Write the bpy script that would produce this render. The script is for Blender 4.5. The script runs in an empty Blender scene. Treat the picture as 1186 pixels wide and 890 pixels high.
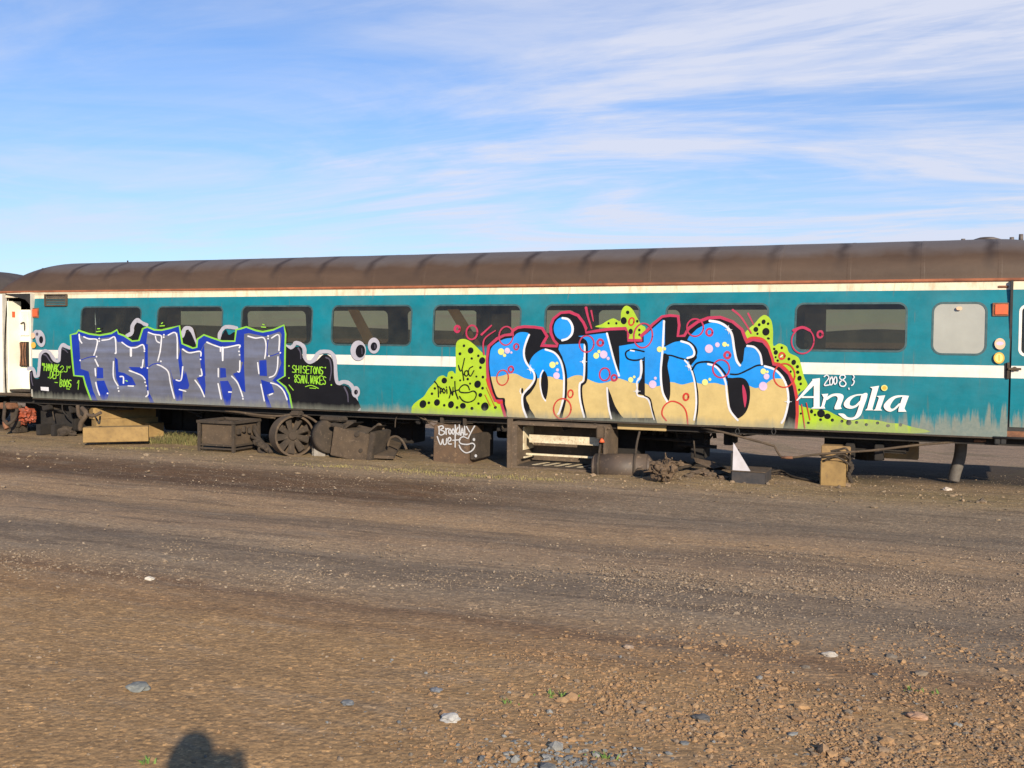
import bpy, bmesh, math, random
import numpy as np
from mathutils import Vector, Matrix, noise
random.seed(7); rng = np.random.default_rng(11)
R = math.radians
scene = bpy.context.scene
COL = scene.collection

# ---------------------------------------------------------------- camera
FPX, YAW, PIT, ROL, DIST, CAMH = 1194.3, 0.3966, 0.0459, -0.008, 15.4366, 2.10
cy_, sy_ = math.cos(YAW), math.sin(YAW); cp_, sp_ = math.cos(PIT), math.sin(PIT)
right = Vector((cy_, sy_, 0)); fwd0 = Vector((-sy_, cy_, 0)); up0 = Vector((0, 0, 1))
fwd = fwd0*cp_ - up0*sp_; up = up0*cp_ + fwd0*sp_
cr_, sr_ = math.cos(ROL), math.sin(ROL)
cx_ax = right*cr_ - up*sr_; cy_ax = right*sr_ + up*cr_
CAM = Vector((0, -DIST, CAMH))
cam_d = bpy.data.cameras.new('camera'); cam = bpy.data.objects.new('camera', cam_d); COL.objects.link(cam)
m = Matrix.Identity(4)
for i in range(3):
    m[i][0] = cx_ax[i]; m[i][1] = cy_ax[i]; m[i][2] = -fwd[i]; m[i][3] = CAM[i]
cam.matrix_world = m
cam_d.sensor_fit = 'HORIZONTAL'; cam_d.sensor_width = 36; cam_d.lens = 36*FPX/1186
cam_d.clip_start = 0.03; cam_d.clip_end = 5000
scene.camera = cam

def ray(px, py):
    return (fwd + cx_ax*((px-593)/FPX) + cy_ax*(-(py-445)/FPX))
def atY(px, py, Y):
    d = ray(px, py); return CAM + d*((Y-CAM.y)/d.y)
def prof(z):
    if z < 1.5: return 0.02*((1.5-z)/0.7)**2
    return 0.10*((z-1.5)/1.41)**2.0
def sideXZ(px, py):
    y = 0.03
    for _ in range(4):
        p = atY(px, py, y); y = prof(min(max(p.z, .7), 3.0))
    return p.x, p.z
def gz(x, y):
    t = min(1, max(0, (-y-2.5)/11.0)); t = t*t*(3-2*t)
    h = 0.5*t
    near = max(0, 1-abs(y+6)/60)
    b = min(1, max(0, (y-3.2)/5.0)); b = b*b*(3-2*b); h -= b*(.45+.55*min(1, max(0, (x+9)/9)))
    h += 0.035*near*noise.noise(Vector((x*.35, y*.35, 0))) + 0.012*near*noise.noise(Vector((x*1.3, y*1.3, 5)))
    return h
def G(px, py):
    d = ray(px, py); z = 0.2
    for _ in range(12):
        t = (z-CAM.z)/d.z; p = CAM + d*t; z = gz(p.x, p.y)
    return Vector((p.x, p.y, z))

# ---------------------------------------------------------------- object helpers
def tag(o, label=None, cat=None, group=None, kind=None):
    if label: o['label'] = label
    if cat: o['category'] = cat
    if group: o['group'] = group
    if kind: o['kind'] = kind
    return o
LOCS = {}
def thing(name, label, cat, loc=(0, 0, 0), group=None):
    o = bpy.data.objects.new(name, None); COL.objects.link(o); o.location = loc
    o.empty_display_size = .2; LOCS[o.name] = Vector(loc)
    return tag(o, label, cat, group)
def link(name, me, mats, parent=None):
    o = bpy.data.objects.new(name, me); COL.objects.link(o)
    for mt in (mats if isinstance(mats, (list, tuple)) else [mats]): me.materials.append(mt)
    if parent:
        o.parent = parent
        l = LOCS.get(parent.name)
        if l is not None: o.matrix_parent_inverse = Matrix.Translation(-l)
    return o
class MB:
    """collects shapes of one mesh, world coordinates"""
    def __init__(s): s.bm = bmesh.new()
    def box(s, c, d, rot=None, mi=0, bev=0.0, taper=1.0):
        b = bmesh.new(); bmesh.ops.create_cube(b, size=1)
        for v in b.verts:
            k = taper if v.co.z > 0 else 1
            v.co = Vector((v.co.x*d[0]*k, v.co.y*d[1]*k, v.co.z*d[2]))
        if bev: bmesh.ops.bevel(b, geom=b.edges[:], offset=bev, segments=2, affect='EDGES')
        M = Matrix.Translation(c)
        if rot is not None: M = M @ (rot if isinstance(rot, Matrix) else Matrix.Rotation(rot, 4, 'Z'))
        s._add(b, M, mi); return s
    def _add(s, b, M, mi, smooth=False):
        mp = {}
        for v in b.verts: mp[v] = s.bm.verts.new(M @ v.co)
        for f in b.faces:
            try: nf = s.bm.faces.new([mp[v] for v in f.verts])
            except ValueError: continue
            nf.material_index = mi; nf.smooth = smooth or f.smooth
        b.free()
    def cyl(s, a, b_, r, r2=None, n=20, mi=0, caps=True, smooth=True):
        a = Vector(a); b_ = Vector(b_); r2 = r if r2 is None else r2
        d = b_-a; L = d.length
        b = bmesh.new(); bmesh.ops.create_cone(b, cap_ends=caps, segments=n, radius1=r, radius2=r2, depth=L)
        for f in b.faces: f.smooth = smooth and len(f.verts) == 4
        M = Matrix.Translation((a+b_)/2) @ d.to_track_quat('Z', 'Y').to_matrix().to_4x4()
        s._add(b, M, mi); return s
    def tube(s, pts, r, n=10, mi=0, cat=True):
        P = [Vector(p) for p in pts]
        if cat and len(P) > 2: P = crom(P, 5)
        rings = []
        for i, p in enumerate(P):
            t = (P[min(i+1, len(P)-1)]-P[max(i-1, 0)]).normalized()
            a = t.orthogonal().normalized() if i == 0 else (prev - t*prev.dot(t)).normalized()
            prev = a; c = t.cross(a)
            rings.append([s.bm.verts.new(p + a*(r*math.cos(2*math.pi*k/n)) + c*(r*math.sin(2*math.pi*k/n))) for k in range(n)])
        for i in range(len(rings)-1):
            for k in range(n):
                f = s.bm.faces.new((rings[i][k], rings[i][(k+1) % n], rings[i+1][(k+1) % n], rings[i+1][k])); f.smooth = True; f.material_index = mi
        for rg in (rings[0], rings[-1]):
            f = s.bm.faces.new(rg); f.material_index = mi
        return s
    def prism(s, pts, ext, mi=0):
        """polygon of world points extruded by vector"""
        a = [s.bm.verts.new(p) for p in pts]; b = [s.bm.verts.new(Vector(p)+Vector(ext)) for p in pts]
        n = len(a)
        fs = [s.bm.faces.new(a), s.bm.faces.new(b[::-1])]
        for i in range(n): fs.append(s.bm.faces.new((a[i], a[(i+1) % n], b[(i+1) % n], b[i])))
        for f in fs: f.material_index = mi
        return s
    def blob(s, c, r, seed=0, sub=3, amp=.25, freq=2.0, mi=0):
        b = bmesh.new(); bmesh.ops.create_icosphere(b, subdivisions=sub, radius=1)
        for v in b.verts:
            k = 1+amp*noise.noise(v.co*freq+Vector((seed*3.1, seed, 0)))*2
            v.co = Vector((v.co.x*r[0]*k, v.co.y*r[1]*k, v.co.z*r[2]*k))
        s._add(b, Matrix.Translation(c), mi); return s
    def build(s, name, mats, parent=None, bevel=0, split=False):
        if split:
            seen = set(); out = []
            for v in s.bm.verts:
                if v in seen: continue
                st = [v]; comp = []; seen.add(v)
                while st:
                    q = st.pop(); comp.append(q)
                    for e in q.link_edges:
                        o_ = e.other_vert(q)
                        if o_ not in seen: seen.add(o_); st.append(o_)
                nb_ = MB(); mp = {q: nb_.bm.verts.new(q.co) for q in comp}
                for f in {f for q in comp for f in q.link_faces}:
                    nf = nb_.bm.faces.new([mp[q] for q in f.verts]); nf.smooth = f.smooth; nf.material_index = f.material_index
                out.append(nb_.build(name, mats, parent))
            s.bm.free(); return out
        bmesh.ops.recalc_face_normals(s.bm, faces=s.bm.faces[:])
        me = bpy.data.meshes.new(name); s.bm.to_mesh(me); s.bm.free()
        o = link(name, me, mats, parent)
        if bevel:
            md = o.modifiers.new('bevel', 'BEVEL'); md.width = bevel; md.segments = 2; md.limit_method = 'ANGLE'
        return o
def crom(P, n=6, closed=False):
    out = []; N = len(P)
    rngi = range(N) if closed else range(N-1)
    for i in rngi:
        if closed: p0, p1, p2, p3 = P[i-1], P[i], P[(i+1) % N], P[(i+2) % N]
        else: p0, p1, p2, p3 = P[max(i-1, 0)], P[i], P[i+1], P[min(i+2, N-1)]
        for k in range(n):
            t = k/n
            out.append(0.5*((2*p1)+(p2-p0)*t+(2*p0-5*p1+4*p2-p3)*t*t+(3*p1-p0-3*p2+p3)*t*t*t))
    if not closed: out.append(P[-1].copy())
    return out

# ---------------------------------------------------------------- materials
class NT:
    def __init__(s, name):
        s.m = bpy.data.materials.new(name); s.m.use_nodes = True; s.t = s.m.node_tree; s.n = s.t.nodes; s.l = s.t.links
        s.bsdf = s.n['Principled BSDF']
    def node(s, typ, **kw):
        nd = s.n.new(typ)
        for k, v in kw.items():
            if k == 'inp':
                for a, b in v.items():
                    if isinstance(b, bpy.types.NodeSocket): s.l.new(b, nd.inputs[a])
                    else: nd.inputs[a].default_value = b
            else: setattr(nd, k, v)
        return nd
    def pos(s): return s.node('ShaderNodeNewGeometry').outputs['Position']
    def mapping(s, v, sc):
        return s.node('ShaderNodeVectorMath', operation='MULTIPLY', inp={0: v, 1: sc}).outputs[0]
    def noise(s, v, scale, detail=4, rough=.6, dist=0):
        return s.node('ShaderNodeTexNoise', inp={'Vector': v, 'Scale': scale, 'Detail': detail, 'Roughness': rough, 'Distortion': dist}).outputs['Fac']
    def ramp(s, f, stops, interp='LINEAR'):
        nd = s.node('ShaderNodeValToRGB'); s.l.new(f, nd.inputs[0]); cr = nd.color_ramp; cr.interpolation = interp
        while len(cr.elements) < len(stops): cr.elements.new(.5)
        for e, (p, c) in zip(cr.elements, stops):
            e.position = p; e.color = (c, c, c, 1) if isinstance(c, (int, float)) else (*c, 1)
        return nd.outputs[0]
    def mix(s, f, a, b, mode='MIX'):
        nd = s.node('ShaderNodeMix', data_type='RGBA', blend_type=mode)
        for i, v in ((0, f), (6, a), (7, b)):
            if isinstance(v, bpy.types.NodeSocket): s.l.new(v, nd.inputs[i])
            elif i == 0: nd.inputs[0].default_value = v
            else: nd.inputs[i].default_value = (*v, 1)
        return nd.outputs[2]
    def math(s, op, a, b=0.0, clamp=False):
        return s.node('ShaderNodeMath', operation=op, use_clamp=clamp, inp={0: a, 1: b}).outputs[0]
    def set(s, **kw):
        for k, v in kw.items():
            k = k.replace('_', ' ')
            if isinstance(v, bpy.types.NodeSocket): s.l.new(v, s.bsdf.inputs[k])
            else: s.bsdf.inputs[k].default_value = (*v, 1) if isinstance(v, tuple) else v
        return s
    def bump(s, h, strength=.3, dist=.01):
        b = s.node('ShaderNodeBump', inp={'Strength': strength, 'Distance': dist, 'Height': h}); s.l.new(b.outputs[0], s.bsdf.inputs['Normal'])
def lin(r, g, b):
    f = lambda c: ((c/255+.055)/1.055)**2.4 if c > 10 else c/255/12.92
    return (f(r), f(g), f(b))

ZB, ZG = 0.786, 2.91
def paint(name, col, rough=.42, grime=1.0, base=None, dust=1.0):
    """sprayed / coach paint with worn, dusty lower edge, streaks and blotches"""
    t = NT(name); P = t.pos()
    sep = t.node('ShaderNodeSeparateXYZ', inp={0: P}); x, z = sep.outputs[0], sep.outputs[2]
    c = base(t, x, z) if base else col
    if not isinstance(c, bpy.types.NodeSocket):
        rgb = t.node('ShaderNodeRGB'); rgb.outputs[0].default_value = (*c, 1); c = rgb.outputs[0]
    big = t.noise(P, 1.3, 5, .6)
    c = t.mix(t.ramp(big, [(.42, 0), (.75, .13*dust)]), c, lin(125, 118, 100))
    fine = t.noise(t.mapping(P, (9, 9, 2.2)), 5, 5, .65)
    c = t.mix(t.ramp(fine, [(.55, 0), (.8, .10*grime*dust)]), c, lin(105, 95, 80))
    cov = t.noise(P, 3.2, 6, .7)
    c = t.mix(1.0, c, t.ramp(cov, [(.3, (.80, .80, .80)), (.62, (1.0, 1.0, 1.0))]), 'MULTIPLY')
    # worn/dusty edge: height above the bottom, ragged by vertical streak noise
    low = t.noise(t.mapping(P, (1, 0, 0)), .55, 2, .5)
    amp = t.math('MULTIPLY_ADD', low, .38); t.n[-1].inputs[2].default_value = -.10
    amp = t.math('MAXIMUM', amp, .03)
    # strongest towards the right door, x > -1
    rx = t.node('ShaderNodeMapRange', inp={'Value': x, 'From Min': -1.8, 'From Max': .8, 'To Min': 0.0, 'To Max': .46}).outputs[0]
    amp = t.math('ADD', amp, rx)
    st = t.noise(t.mapping(P, (11, 1, .9)), 1.0, 6, .62)
    st = t.ramp(st, [(.30, 0), (.70, 1)])
    h = t.math('MULTIPLY', st, amp)
    h = t.math('ADD', h, .06)
    zr = t.math('SUBTRACT', z, ZB)
    e = t.math('SUBTRACT', h, zr)
    msk = t.node('ShaderNodeMapRange', inp={'Value': e, 'From Min': -.035, 'From Max': .10, 'To Min': 0, 'To Max': .8*grime}).outputs[0]
    gcol = t.mix(t.noise(P, 25, 4, .7), lin(96, 108, 104), lin(150, 145, 130))
    c = t.mix(msk, c, gcol)
    t.set(Base_Color=c, Roughness=rough)
    t.bsdf.inputs['Specular IOR Level'].default_value = .35 if dust == 1 else .12
    rip = t.math('ADD', t.noise(t.mapping(P, (1.1, 0, 2.6)), 1.6, 3, .5), t.math('MULTIPLY', t.noise(P, 60, 3, .6), .012))
    t.bump(rip, .5, .020)
    return t.m
TEAL = (0.005, 0.180, 0.238)
CREAM = (.78, .72, .60)
def livery(t, x, z):
    # z of the painted bands
    c0 = t.node('ShaderNodeRGB'); c0.outputs[0].default_value = (*TEAL, 1)
    v = t.noise(t.mapping(t.pos(), (.6, 1, 2.5)), 1.2, 3, .5)
    tl = t.mix(t.ramp(v, [(.35, 0), (.7, 1)]), TEAL, (0.009, 0.160, 0.205))
    a = t.math('GREATER_THAN', z, STRIPE[0]); b = t.math('LESS_THAN', z, STRIPE[1]); s1 = t.math('MULTIPLY', a, b)
    c = t.mix(s1, tl, (.74, .70, .64))
    s2 = t.math('GREATER_THAN', z, BAND)
    rs = t.noise(t.mapping(t.pos(), (6, 6, 1.5)), 1.5, 4, .7)
    crm = t.mix(t.ramp(rs, [(.5, 0), (.75, .6)]), (.76, .66, .49), (.52, .30, .14))
    c = t.mix(s2, c, crm)
    # rust runs below window corners
    r = t.noise(t.mapping(t.pos(), (14, 14, .7)), 1.0, 3, .6)
    c = t.mix(t.ramp(r, [(.62, 0), (.76, .42)]), c, lin(120, 88, 58))
    return c
STRIPE = (sideXZ(1030, 435.4)[1], sideXZ(1030, 421.6)[1])
BAND = sideXZ(1000, 337.2)[1]
print('stripe', STRIPE, 'band', BAND, 'gut', sideXZ(1000, 328)[1], sideXZ(60, 341.5)[1], 'bot', sideXZ(1000, 501)[1], sideXZ(60, 460)[1])

def simple(name, c1, c2=None, rough=.7, scale=8, metal=0, bump=.15, detail=5, stops=(.35, .7), c3=None):
    t = NT(name); P = t.pos()
    f = t.noise(P, scale, detail, .65)
    col = t.mix(t.ramp(f, [(stops[0], 0), (stops[1], 1)]), c1, c2 or tuple(v*.7 for v in c1))
    if c3:
        f3 = t.noise(P, scale*4, 4, .7)
        col = t.mix(t.ramp(f3, [(.55, 0), (.7, .8)]), col, c3)
    t.set(Base_Color=col, Roughness=rough, Metallic=metal)
    if bump: t.bump(t.noise(P, scale*6, 4, .7), bump, .01)
    return t.m
M = {}
M['body'] = paint('coach_livery', TEAL, .34, base=livery)
M['gutter'] = simple('rusty_gutter', lin(160, 98, 66), lin(115, 66, 44), .75, 3)
M['seal'] = simple('window_rubber', (.02, .06, .07), (.05, .10, .11), .6, 10)
M['black'] = simple('black_metal', (.012, .012, .013), (.03, .026, .022), .7, 6)
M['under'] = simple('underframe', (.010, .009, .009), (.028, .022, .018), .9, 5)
M['dusty'] = simple('dusty_metal', (.100, .069, .043), (.048, .034, .023), .9, 5, c3=(.16, .115, .078))
M['dusty2'] = simple('dusty_dark_metal', (.055, .040, .028), (.026, .020, .015), .9, 6, c3=(.11, .08, .055))
M['rust'] = simple('rust', (.23, .10, .05), (.09, .045, .03), .9, 12, c3=(.32, .16, .08))
M['orange'] = simple('orange_red', (.75, .12, .03), (.45, .09, .04), .6, 20)
M['timber'] = simple('sawn_timber', (.31, .20, .075), (.19, .12, .045), .85, 4, c3=(.20, .13, .06))
M['white'] = simple('white_paint', (.80, .78, .72), (.60, .55, .47), .5, 4)
M['cream'] = simple('cream_panel', (.84, .82, .70), (.74, .72, .58), .55, 2)
M['pane_dark'] = None
def roofmat():
    t = NT('weathered_roof'); P = t.pos()
    sep = t.node('ShaderNodeSeparateXYZ', inp={0: P}); x, y, z = sep.outputs
    f = t.noise(t.mapping(P, (.6, 2, 2)), 1.5, 6, .65)
    c = t.mix(t.ramp(f, [(.35, 0), (.7, 1)]), (.060, .036, .022), (.085, .052, .032))
    # chalky weathered grey crown, grazing sky sheen painted in with it, broken up
    g = t.noise(t.mapping(P, (1.2, 1, 1)), 1.1, 4, .6)
    zz = t.math('MULTIPLY_ADD', g, .30); t.n[-1].inputs[2].default_value = -.15
    zz = t.math('ADD', z, zz)
    k = t.node('ShaderNodeMapRange', inp={'Value': zz, 'From Min': 3.28, 'From Max': 3.42, 'To Min': 0, 'To Max': .75}).outputs[0]
    c = t.mix(k, c, (.118, .102, .097))
    # dark soot streak below each seam
    ww = t.noise(t.mapping(P, (0, 3, 3)), 1.0, 2, .5)
    xs = t.math('MULTIPLY_ADD', ww, .25); t.l.new(x, t.n[-1].inputs[2])
    ph = t.math('DIVIDE', t.math('ADD', xs, 40.0), SEAM)
    fr = t.math('ABSOLUTE', t.math('SUBTRACT', t.math('FRACT', ph), .5))
    sk = t.node('ShaderNodeMapRange', inp={'Value': fr, 'From Min': .015, 'From Max': .11, 'To Min': .9, 'To Max': 0}).outputs[0]
    sk = t.math('MULTIPLY', sk, t.ramp(t.noise(P, .9, 3, .6), [(.3, .5), (.6, 1)]))
    zk = t.node('ShaderNodeMapRange', inp={'Value': z, 'From Min': 3.02, 'From Max': 3.30, 'To Min': 0, 'To Max': 1}).outputs[0]
    c = t.mix(t.math('MULTIPLY', sk, zk), c, (.032, .020, .014))
    lo = t.node('ShaderNodeMapRange', inp={'Value': z, 'From Min': 3.0, 'From Max': 2.92, 'To Min': 0, 'To Max': .35}).outputs[0]
    c = t.mix(lo, c, (.13, .08, .055))
    t.set(Base_Color=c, Roughness=.62); t.bump(t.noise(P, 8, 5, .6), .15, .02)
    return t.m
SEAM = 0.98
M['roof'] = roofmat()
def glassmat(name, tint, gl=.5):
    t = NT(name); t.n.remove(t.bsdf)
    out = t.n['Material Output']
    P = t.pos()
    d = t.ramp(t.noise(P, 3, 5, .6), [(.3, 0.04), (.8, .15)])
    tr = t.node('ShaderNodeBsdfTransparent', inp={'Color': (*tint, 1)})
    gls = t.node('ShaderNodeBsdfGlossy', inp={'Roughness': .03, 'Color': (1, 1, 1, 1)})
    fr = t.node('ShaderNodeFresnel', inp={'IOR': 1.45})
    m1 = t.node('ShaderNodeMixShader', inp={0: fr.outputs[0], 1: tr.outputs[0], 2: gls.outputs[0]})
    df = t.node('ShaderNodeBsdfDiffuse', inp={'Color': (*lin(118, 112, 92), 1)})
    m2 = t.node('ShaderNodeMixShader', inp={0: d, 1: m1.outputs[0], 2: df.outputs[0]})
    t.l.new(m2.outputs[0], out.inputs[0]); return t.m
M['glass'] = glassmat('tinted_glass', (.50, .46, .35))
M['frost'] = simple('frosted_glass', (.30, .30, .27), (.36, .36, .32), .35, 1.5, bump=0)
SKYTINT = (.64, .90, 1.27, 1); CLOUD = (6.3, 6.6, 7.8, 1); EXPO = 0.45
# ---------------------------------------------------------------- flat shapes mapped on the coach side
ZL = [ZB + (ZG-ZB)*i/18 for i in range(1, 18)]
def side_mesh(bm, off, back=False):
    """bm holds verts as (x,0,z): cut at the profile levels and bend onto the side"""
    for z in ZL:
        bmesh.ops.bisect_plane(bm, geom=bm.verts[:]+bm.edges[:]+bm.faces[:], dist=1e-6, plane_co=(0, 0, z), plane_no=(0, 0, 1))
    lv = [ZB]+ZL+[ZG]
    def pl(z):
        z = min(max(z, ZB-.3), ZG+.1)
        for a, b in zip(lv, lv[1:]):
            if z <= b or b == lv[-1]:
                k = (z-a)/(b-a); return prof(a)*(1-k)+prof(b)*k
    for v in bm.verts:
        y = pl(v.co.z)+off
        v.co.y = 2.82-y if back else y
def rrect(x0, x1, z0, z1, r, n=6):
    pts = []
    for cx, cz, a0 in ((x1-r, z1-r, 0), (x0+r, z1-r, 90), (x0+r, z0+r, 180), (x1-r, z0+r, 270)):
        for k in range(n+1):
            a = R(a0+90*k/n); pts.append((cx+r*math.cos(a), cz+r*math.sin(a)))
    return pts
def bay(bm, xa, xb, za, zb, hole):
    """rectangle with a hole, as a ring of quads"""
    cx = sum(p[0] for p in hole)/len(hole); cz = sum(p[1] for p in hole)/len(hole)
    ang = [(math.atan2(p[1]-cz, p[0]-cx), p) for p in hole]
    for X, Z in ((xa, za), (xb, za), (xb, zb), (xa, zb)):
        a = math.atan2(Z-cz, X-cx); ang.append((a, None))
    ang.sort(key=lambda q: q[0])
    inner = []; outer = []
    H = sorted([(math.atan2(p[1]-cz, p[0]-cx), p) for p in hole], key=lambda q: q[0])
    def onhole(a):
        for i in range(len(H)):
            a0, p0 = H[i]; a1, p1 = H[(i+1) % len(H)]
            if i == len(H)-1: a1 += 2*math.pi; aa = a if a >= a0 else a+2*math.pi
            else: aa = a
            if a0 <= aa <= a1+1e-12:
                dx, dz = math.cos(aa), math.sin(aa)
                ex, ez = p1[0]-p0[0], p1[1]-p0[1]
                den = dx*ez-dz*ex
                if abs(den) < 1e-12: return p0
                t = ((p0[0]-cx)*ez-(p0[1]-cz)*ex)/den
                return (cx+t*dx, cz+t*dz)
        return H[0][1]
    for a, p in ang:
        inner.append(p or onhole(a))
        dx, dz = math.cos(a), math.sin(a); t = 1e9
        if dx > 1e-9: t = min(t, (xb-cx)/dx)
        if dx < -1e-9: t = min(t, (xa-cx)/dx)
        if dz > 1e-9: t = min(t, (zb-cz)/dz)
        if dz < -1e-9: t = min(t, (za-cz)/dz)
        outer.append((cx+t*dx, cz+t*dz))
    vi = [bm.verts.new((p[0], 0, p[1])) for p in inner]; vo = [bm.verts.new((p[0], 0, p[1])) for p in outer]
    n = len(vi)
    for i in range(n):
        j = (i+1) % n
        try: bm.faces.new((vi[i], vo[i], vo[j], vi[j]))
        except ValueError: pass
def rect(bm, xa, xb, za, zb):
    bm.faces.new([bm.verts.new(p) for p in ((xa, 0, za), (xb, 0, za), (xb, 0, zb), (xa, 0, zb))])
# window x edges measured along the side
WPX = [(93.8, 162.4), (182.3, 257), (280, 361), (385, 476), (502.6, 602.3), (631.8, 739.7), (772, 888.8), (922, 1049.2), (1081, 1141.7)]
WZ0, WZ1 = sideXZ(986, 406)[1], sideXZ(986, 352.2)[1]
WIN = [(sideXZ(a, 375)[0], sideXZ(b, 375)[0]) for a, b in WPX]
XL = sideXZ(36.5, 400)[0]          # right jamb of the open left doorway
XD0 = sideXZ(5, 400)[0]            # left jamb
XEND = sideXZ(-6, 400)[0]
XR = sideXZ(1169.5, 400)[0]        # door seam on the right
XR2 = XR+0.78; XREND = XR2+.30
print('windows', WIN, WZ0, WZ1, 'ends', XEND, XD0, XL, XR, XR2)
root = thing('railway_carriage', 'long teal passenger carriage covered in graffiti, brown roof, propped on timber blocks', 'railway carriage', (-7.9, 1.41, 0))
def make_side(back):
    bm = bmesh.new(); e = .0
    edges = [XL] + [ (WIN[i][1]+WIN[i+1][0])/2 for i in range(8)] + [XR]
    za, zb = WZ0-.12, WZ1+.10
    for i, (a, b) in enumerate(WIN):
        z0, z1 = (WZ0-.03, WZ1) if i == 8 else (WZ0, WZ1)
        bay(bm, edges[i], edges[i+1], za, zb, rrect(a, b, z0, z1, .105 if i < 8 else .12))
    rect(bm, XL, XR, ZB, za); rect(bm, XL, XR, zb, ZG)
    if back:
        rect(bm, XEND, XL, ZB, ZG); rect(bm, XR, XREND, ZB, ZG)
    else:
        rect(bm, XEND, XD0, ZB, ZG); rect(bm, XD0, XL, ZG-.10, ZG)
        rect(bm, XR2, XREND, ZB, ZG); 
    bmesh.ops.remove_doubles(bm, verts=bm.verts[:], dist=1e-5)
    side_mesh(bm, 0, back)
    bmesh.ops.remove_doubles(bm, verts=bm.verts[:], dist=1e-5)
    bmesh.ops.recalc_face_normals(bm, faces=bm.faces[:])
    me = bpy.data.meshes.new('body_side'); bm.to_mesh(me); bm.free()
    o = link('body_side', me, [M['body']], root)
    md = o.modifiers.new('s', 'SOLIDIFY'); md.thickness = .035; md.offset = -1 
    return o
bs = [make_side(False), make_side(True)]
for o in bs:
    # make sure the thickness goes inwards
    f = o.data.polygons[0]; outward = f.normal.y < 0 if o is bs[0] else f.normal.y > 0
    o.modifiers[0].offset = -1 if outward else 1
def window(i, back):
    a, b = WIN[i]; z0, z1 = (WZ0-.03, WZ1) if i == 8 else (WZ0, WZ1); r = .105 if i < 8 else .12
    bm = bmesh.new()
    o1 = rrect(a-.022, b+.022, z0-.022, z1+.022, r+.022); i1 = rrect(a+.006, b-.006, z0+.006, z1-.006, r-.006)
    vo = [bm.verts.new((p[0], 0, p[1])) for p in o1]; vi = [bm.verts.new((p[0], 0, p[1])) for p in i1]; n = len(vo)
    for k in range(n): bm.faces.new((vo[k], vo[(k+1) % n], vi[(k+1) % n], vi[k]))
    side_mesh(bm, -.003, back)
    ge = bmesh.ops.extrude_face_region(bm, geom=bm.faces[:])
    for v in [g for g in ge['geom'] if isinstance(g, bmesh.types.BMVert)]: v.co.y += .03 if not back else -.03
    bmesh.ops.recalc_face_normals(bm, faces=bm.faces[:])
    me = bpy.data.meshes.new('window'); bm.to_mesh(me); bm.free()
    fr = link('window', me, [M['seal']], root)
    bm = bmesh.new()
    bm.faces.new([bm.verts.new((p[0], 0, p[1])) for p in rrect(a-.003, b+.003, z0-.003, z1+.003, r)])
    bmesh.ops.triangulate(bm, faces=bm.faces[:])
    side_mesh(bm, .004, back)
    bmesh.ops.recalc_face_normals(bm, faces=bm.faces[:])
    me = bpy.data.meshes.new('pane'); bm.to_mesh(me); bm.free()
    p = link('pane', me, [M['frost'] if i == 8 else M['glass']]); p.parent = fr; p.matrix_parent_inverse = fr.matrix_parent_inverse.copy() if False else Matrix.Translation((0, 0, 0))
    p.parent = fr
    if i == 8: p['label'] = 'pale frosted lavatory pane'
    return fr
LOC0 = {}
for bk in (False, True):
    for i in range(9): window(i, bk)

# roof: skin, domed at both ends, with raised seams
def roof_prof(t):
    """t 0..1 across; returns y,z of the full roof section"""
    a = math.pi*(1-t); c, s = math.cos(a), math.sin(a)
    y = 1.41 + 1.325*(abs(c)**.80)*(1 if c > 0 else -1)
    z = ZG + .035 + RH*(s**.82)
    return y, z
RH = .625
def roof():
    bm = bmesh.new(); nx = 200; nt = 40
    xs = []
    x0, x1 = XEND, XREND
    for i in range(nx+1): xs.append(x0+(x1-x0)*i/nx)
    xs = sorted(set(xs+[x0+d for d in (.02, .05, .15, .25, .35, .5, .7, .9)]))
    rows = []
    for x in xs:
        k = 1.0
        for d in (x-x0, x1-x):
            if d < 1.25: k = min(k, math.sqrt(max(0, 1-((1.25-d)/1.25)**2))*.93+.07)
        row = []
        ph = ((x+40.0)/SEAM) % 1.0
        for j in range(nt+1):
            y, z = roof_prof(j/nt)
            z = ZG+.035+(z-ZG-.035)*k
            y = 1.41+(y-1.41)*(1-.06*(1-k))
            z += .006*noise.noise(Vector((x*1.2, y*2, 3)))
            row.append(bm.verts.new((x, y, z)))
        rows.append(row)
    for a, b in zip(rows, rows[1:]):
        for j in range(nt):
            f = bm.faces.new((a[j], b[j], b[j+1], a[j+1])); f.smooth = True
    bm.faces.new(rows[0]); bm.faces.new(rows[-1][::-1])
    bmesh.ops.recalc_face_normals(bm, faces=bm.faces[:])
    me = bpy.data.meshes.new('roof'); bm.to_mesh(me); bm.free()
    return link('roof', me, M['roof'], root)
rf = roof()
mb = MB()
k0 = math.ceil((XEND+1.3+40)/SEAM)
for k in range(k0, int((XREND-1.1+40)/SEAM)+1):
    x = k*SEAM-40+SEAM*.5-.03 if False else (k+.5)*SEAM-40
    if x > XREND-1.1: break
    for j in range(40):
        y0, z0 = roof_prof(j/40); y1, z1 = roof_prof((j+1)/40)
        a = Vector((0, y0-1.41, z0-2.9)).normalized()*.0015
        b = Vector((0, y1-1.41, z1-2.9)).normalized()*.0015
        vs = [mb.bm.verts.new(p) for p in ((x-.03, y0, z0), (x-.02, y0+a.y, z0+a.z), (x+.02, y0+a.y, z0+a.z), (x+.03, y0, z0),
              (x-.03, y1, z1), (x-.02, y1+b.y, z1+b.z), (x+.02, y1+b.y, z1+b.z), (x+.03, y1, z1))]
        for q in range(3): mb.bm.faces.new((vs[q], vs[q+1], vs[q+5], vs[q+4]))
mb.build('roof_seam', M['roof'], root, split=True)
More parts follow.
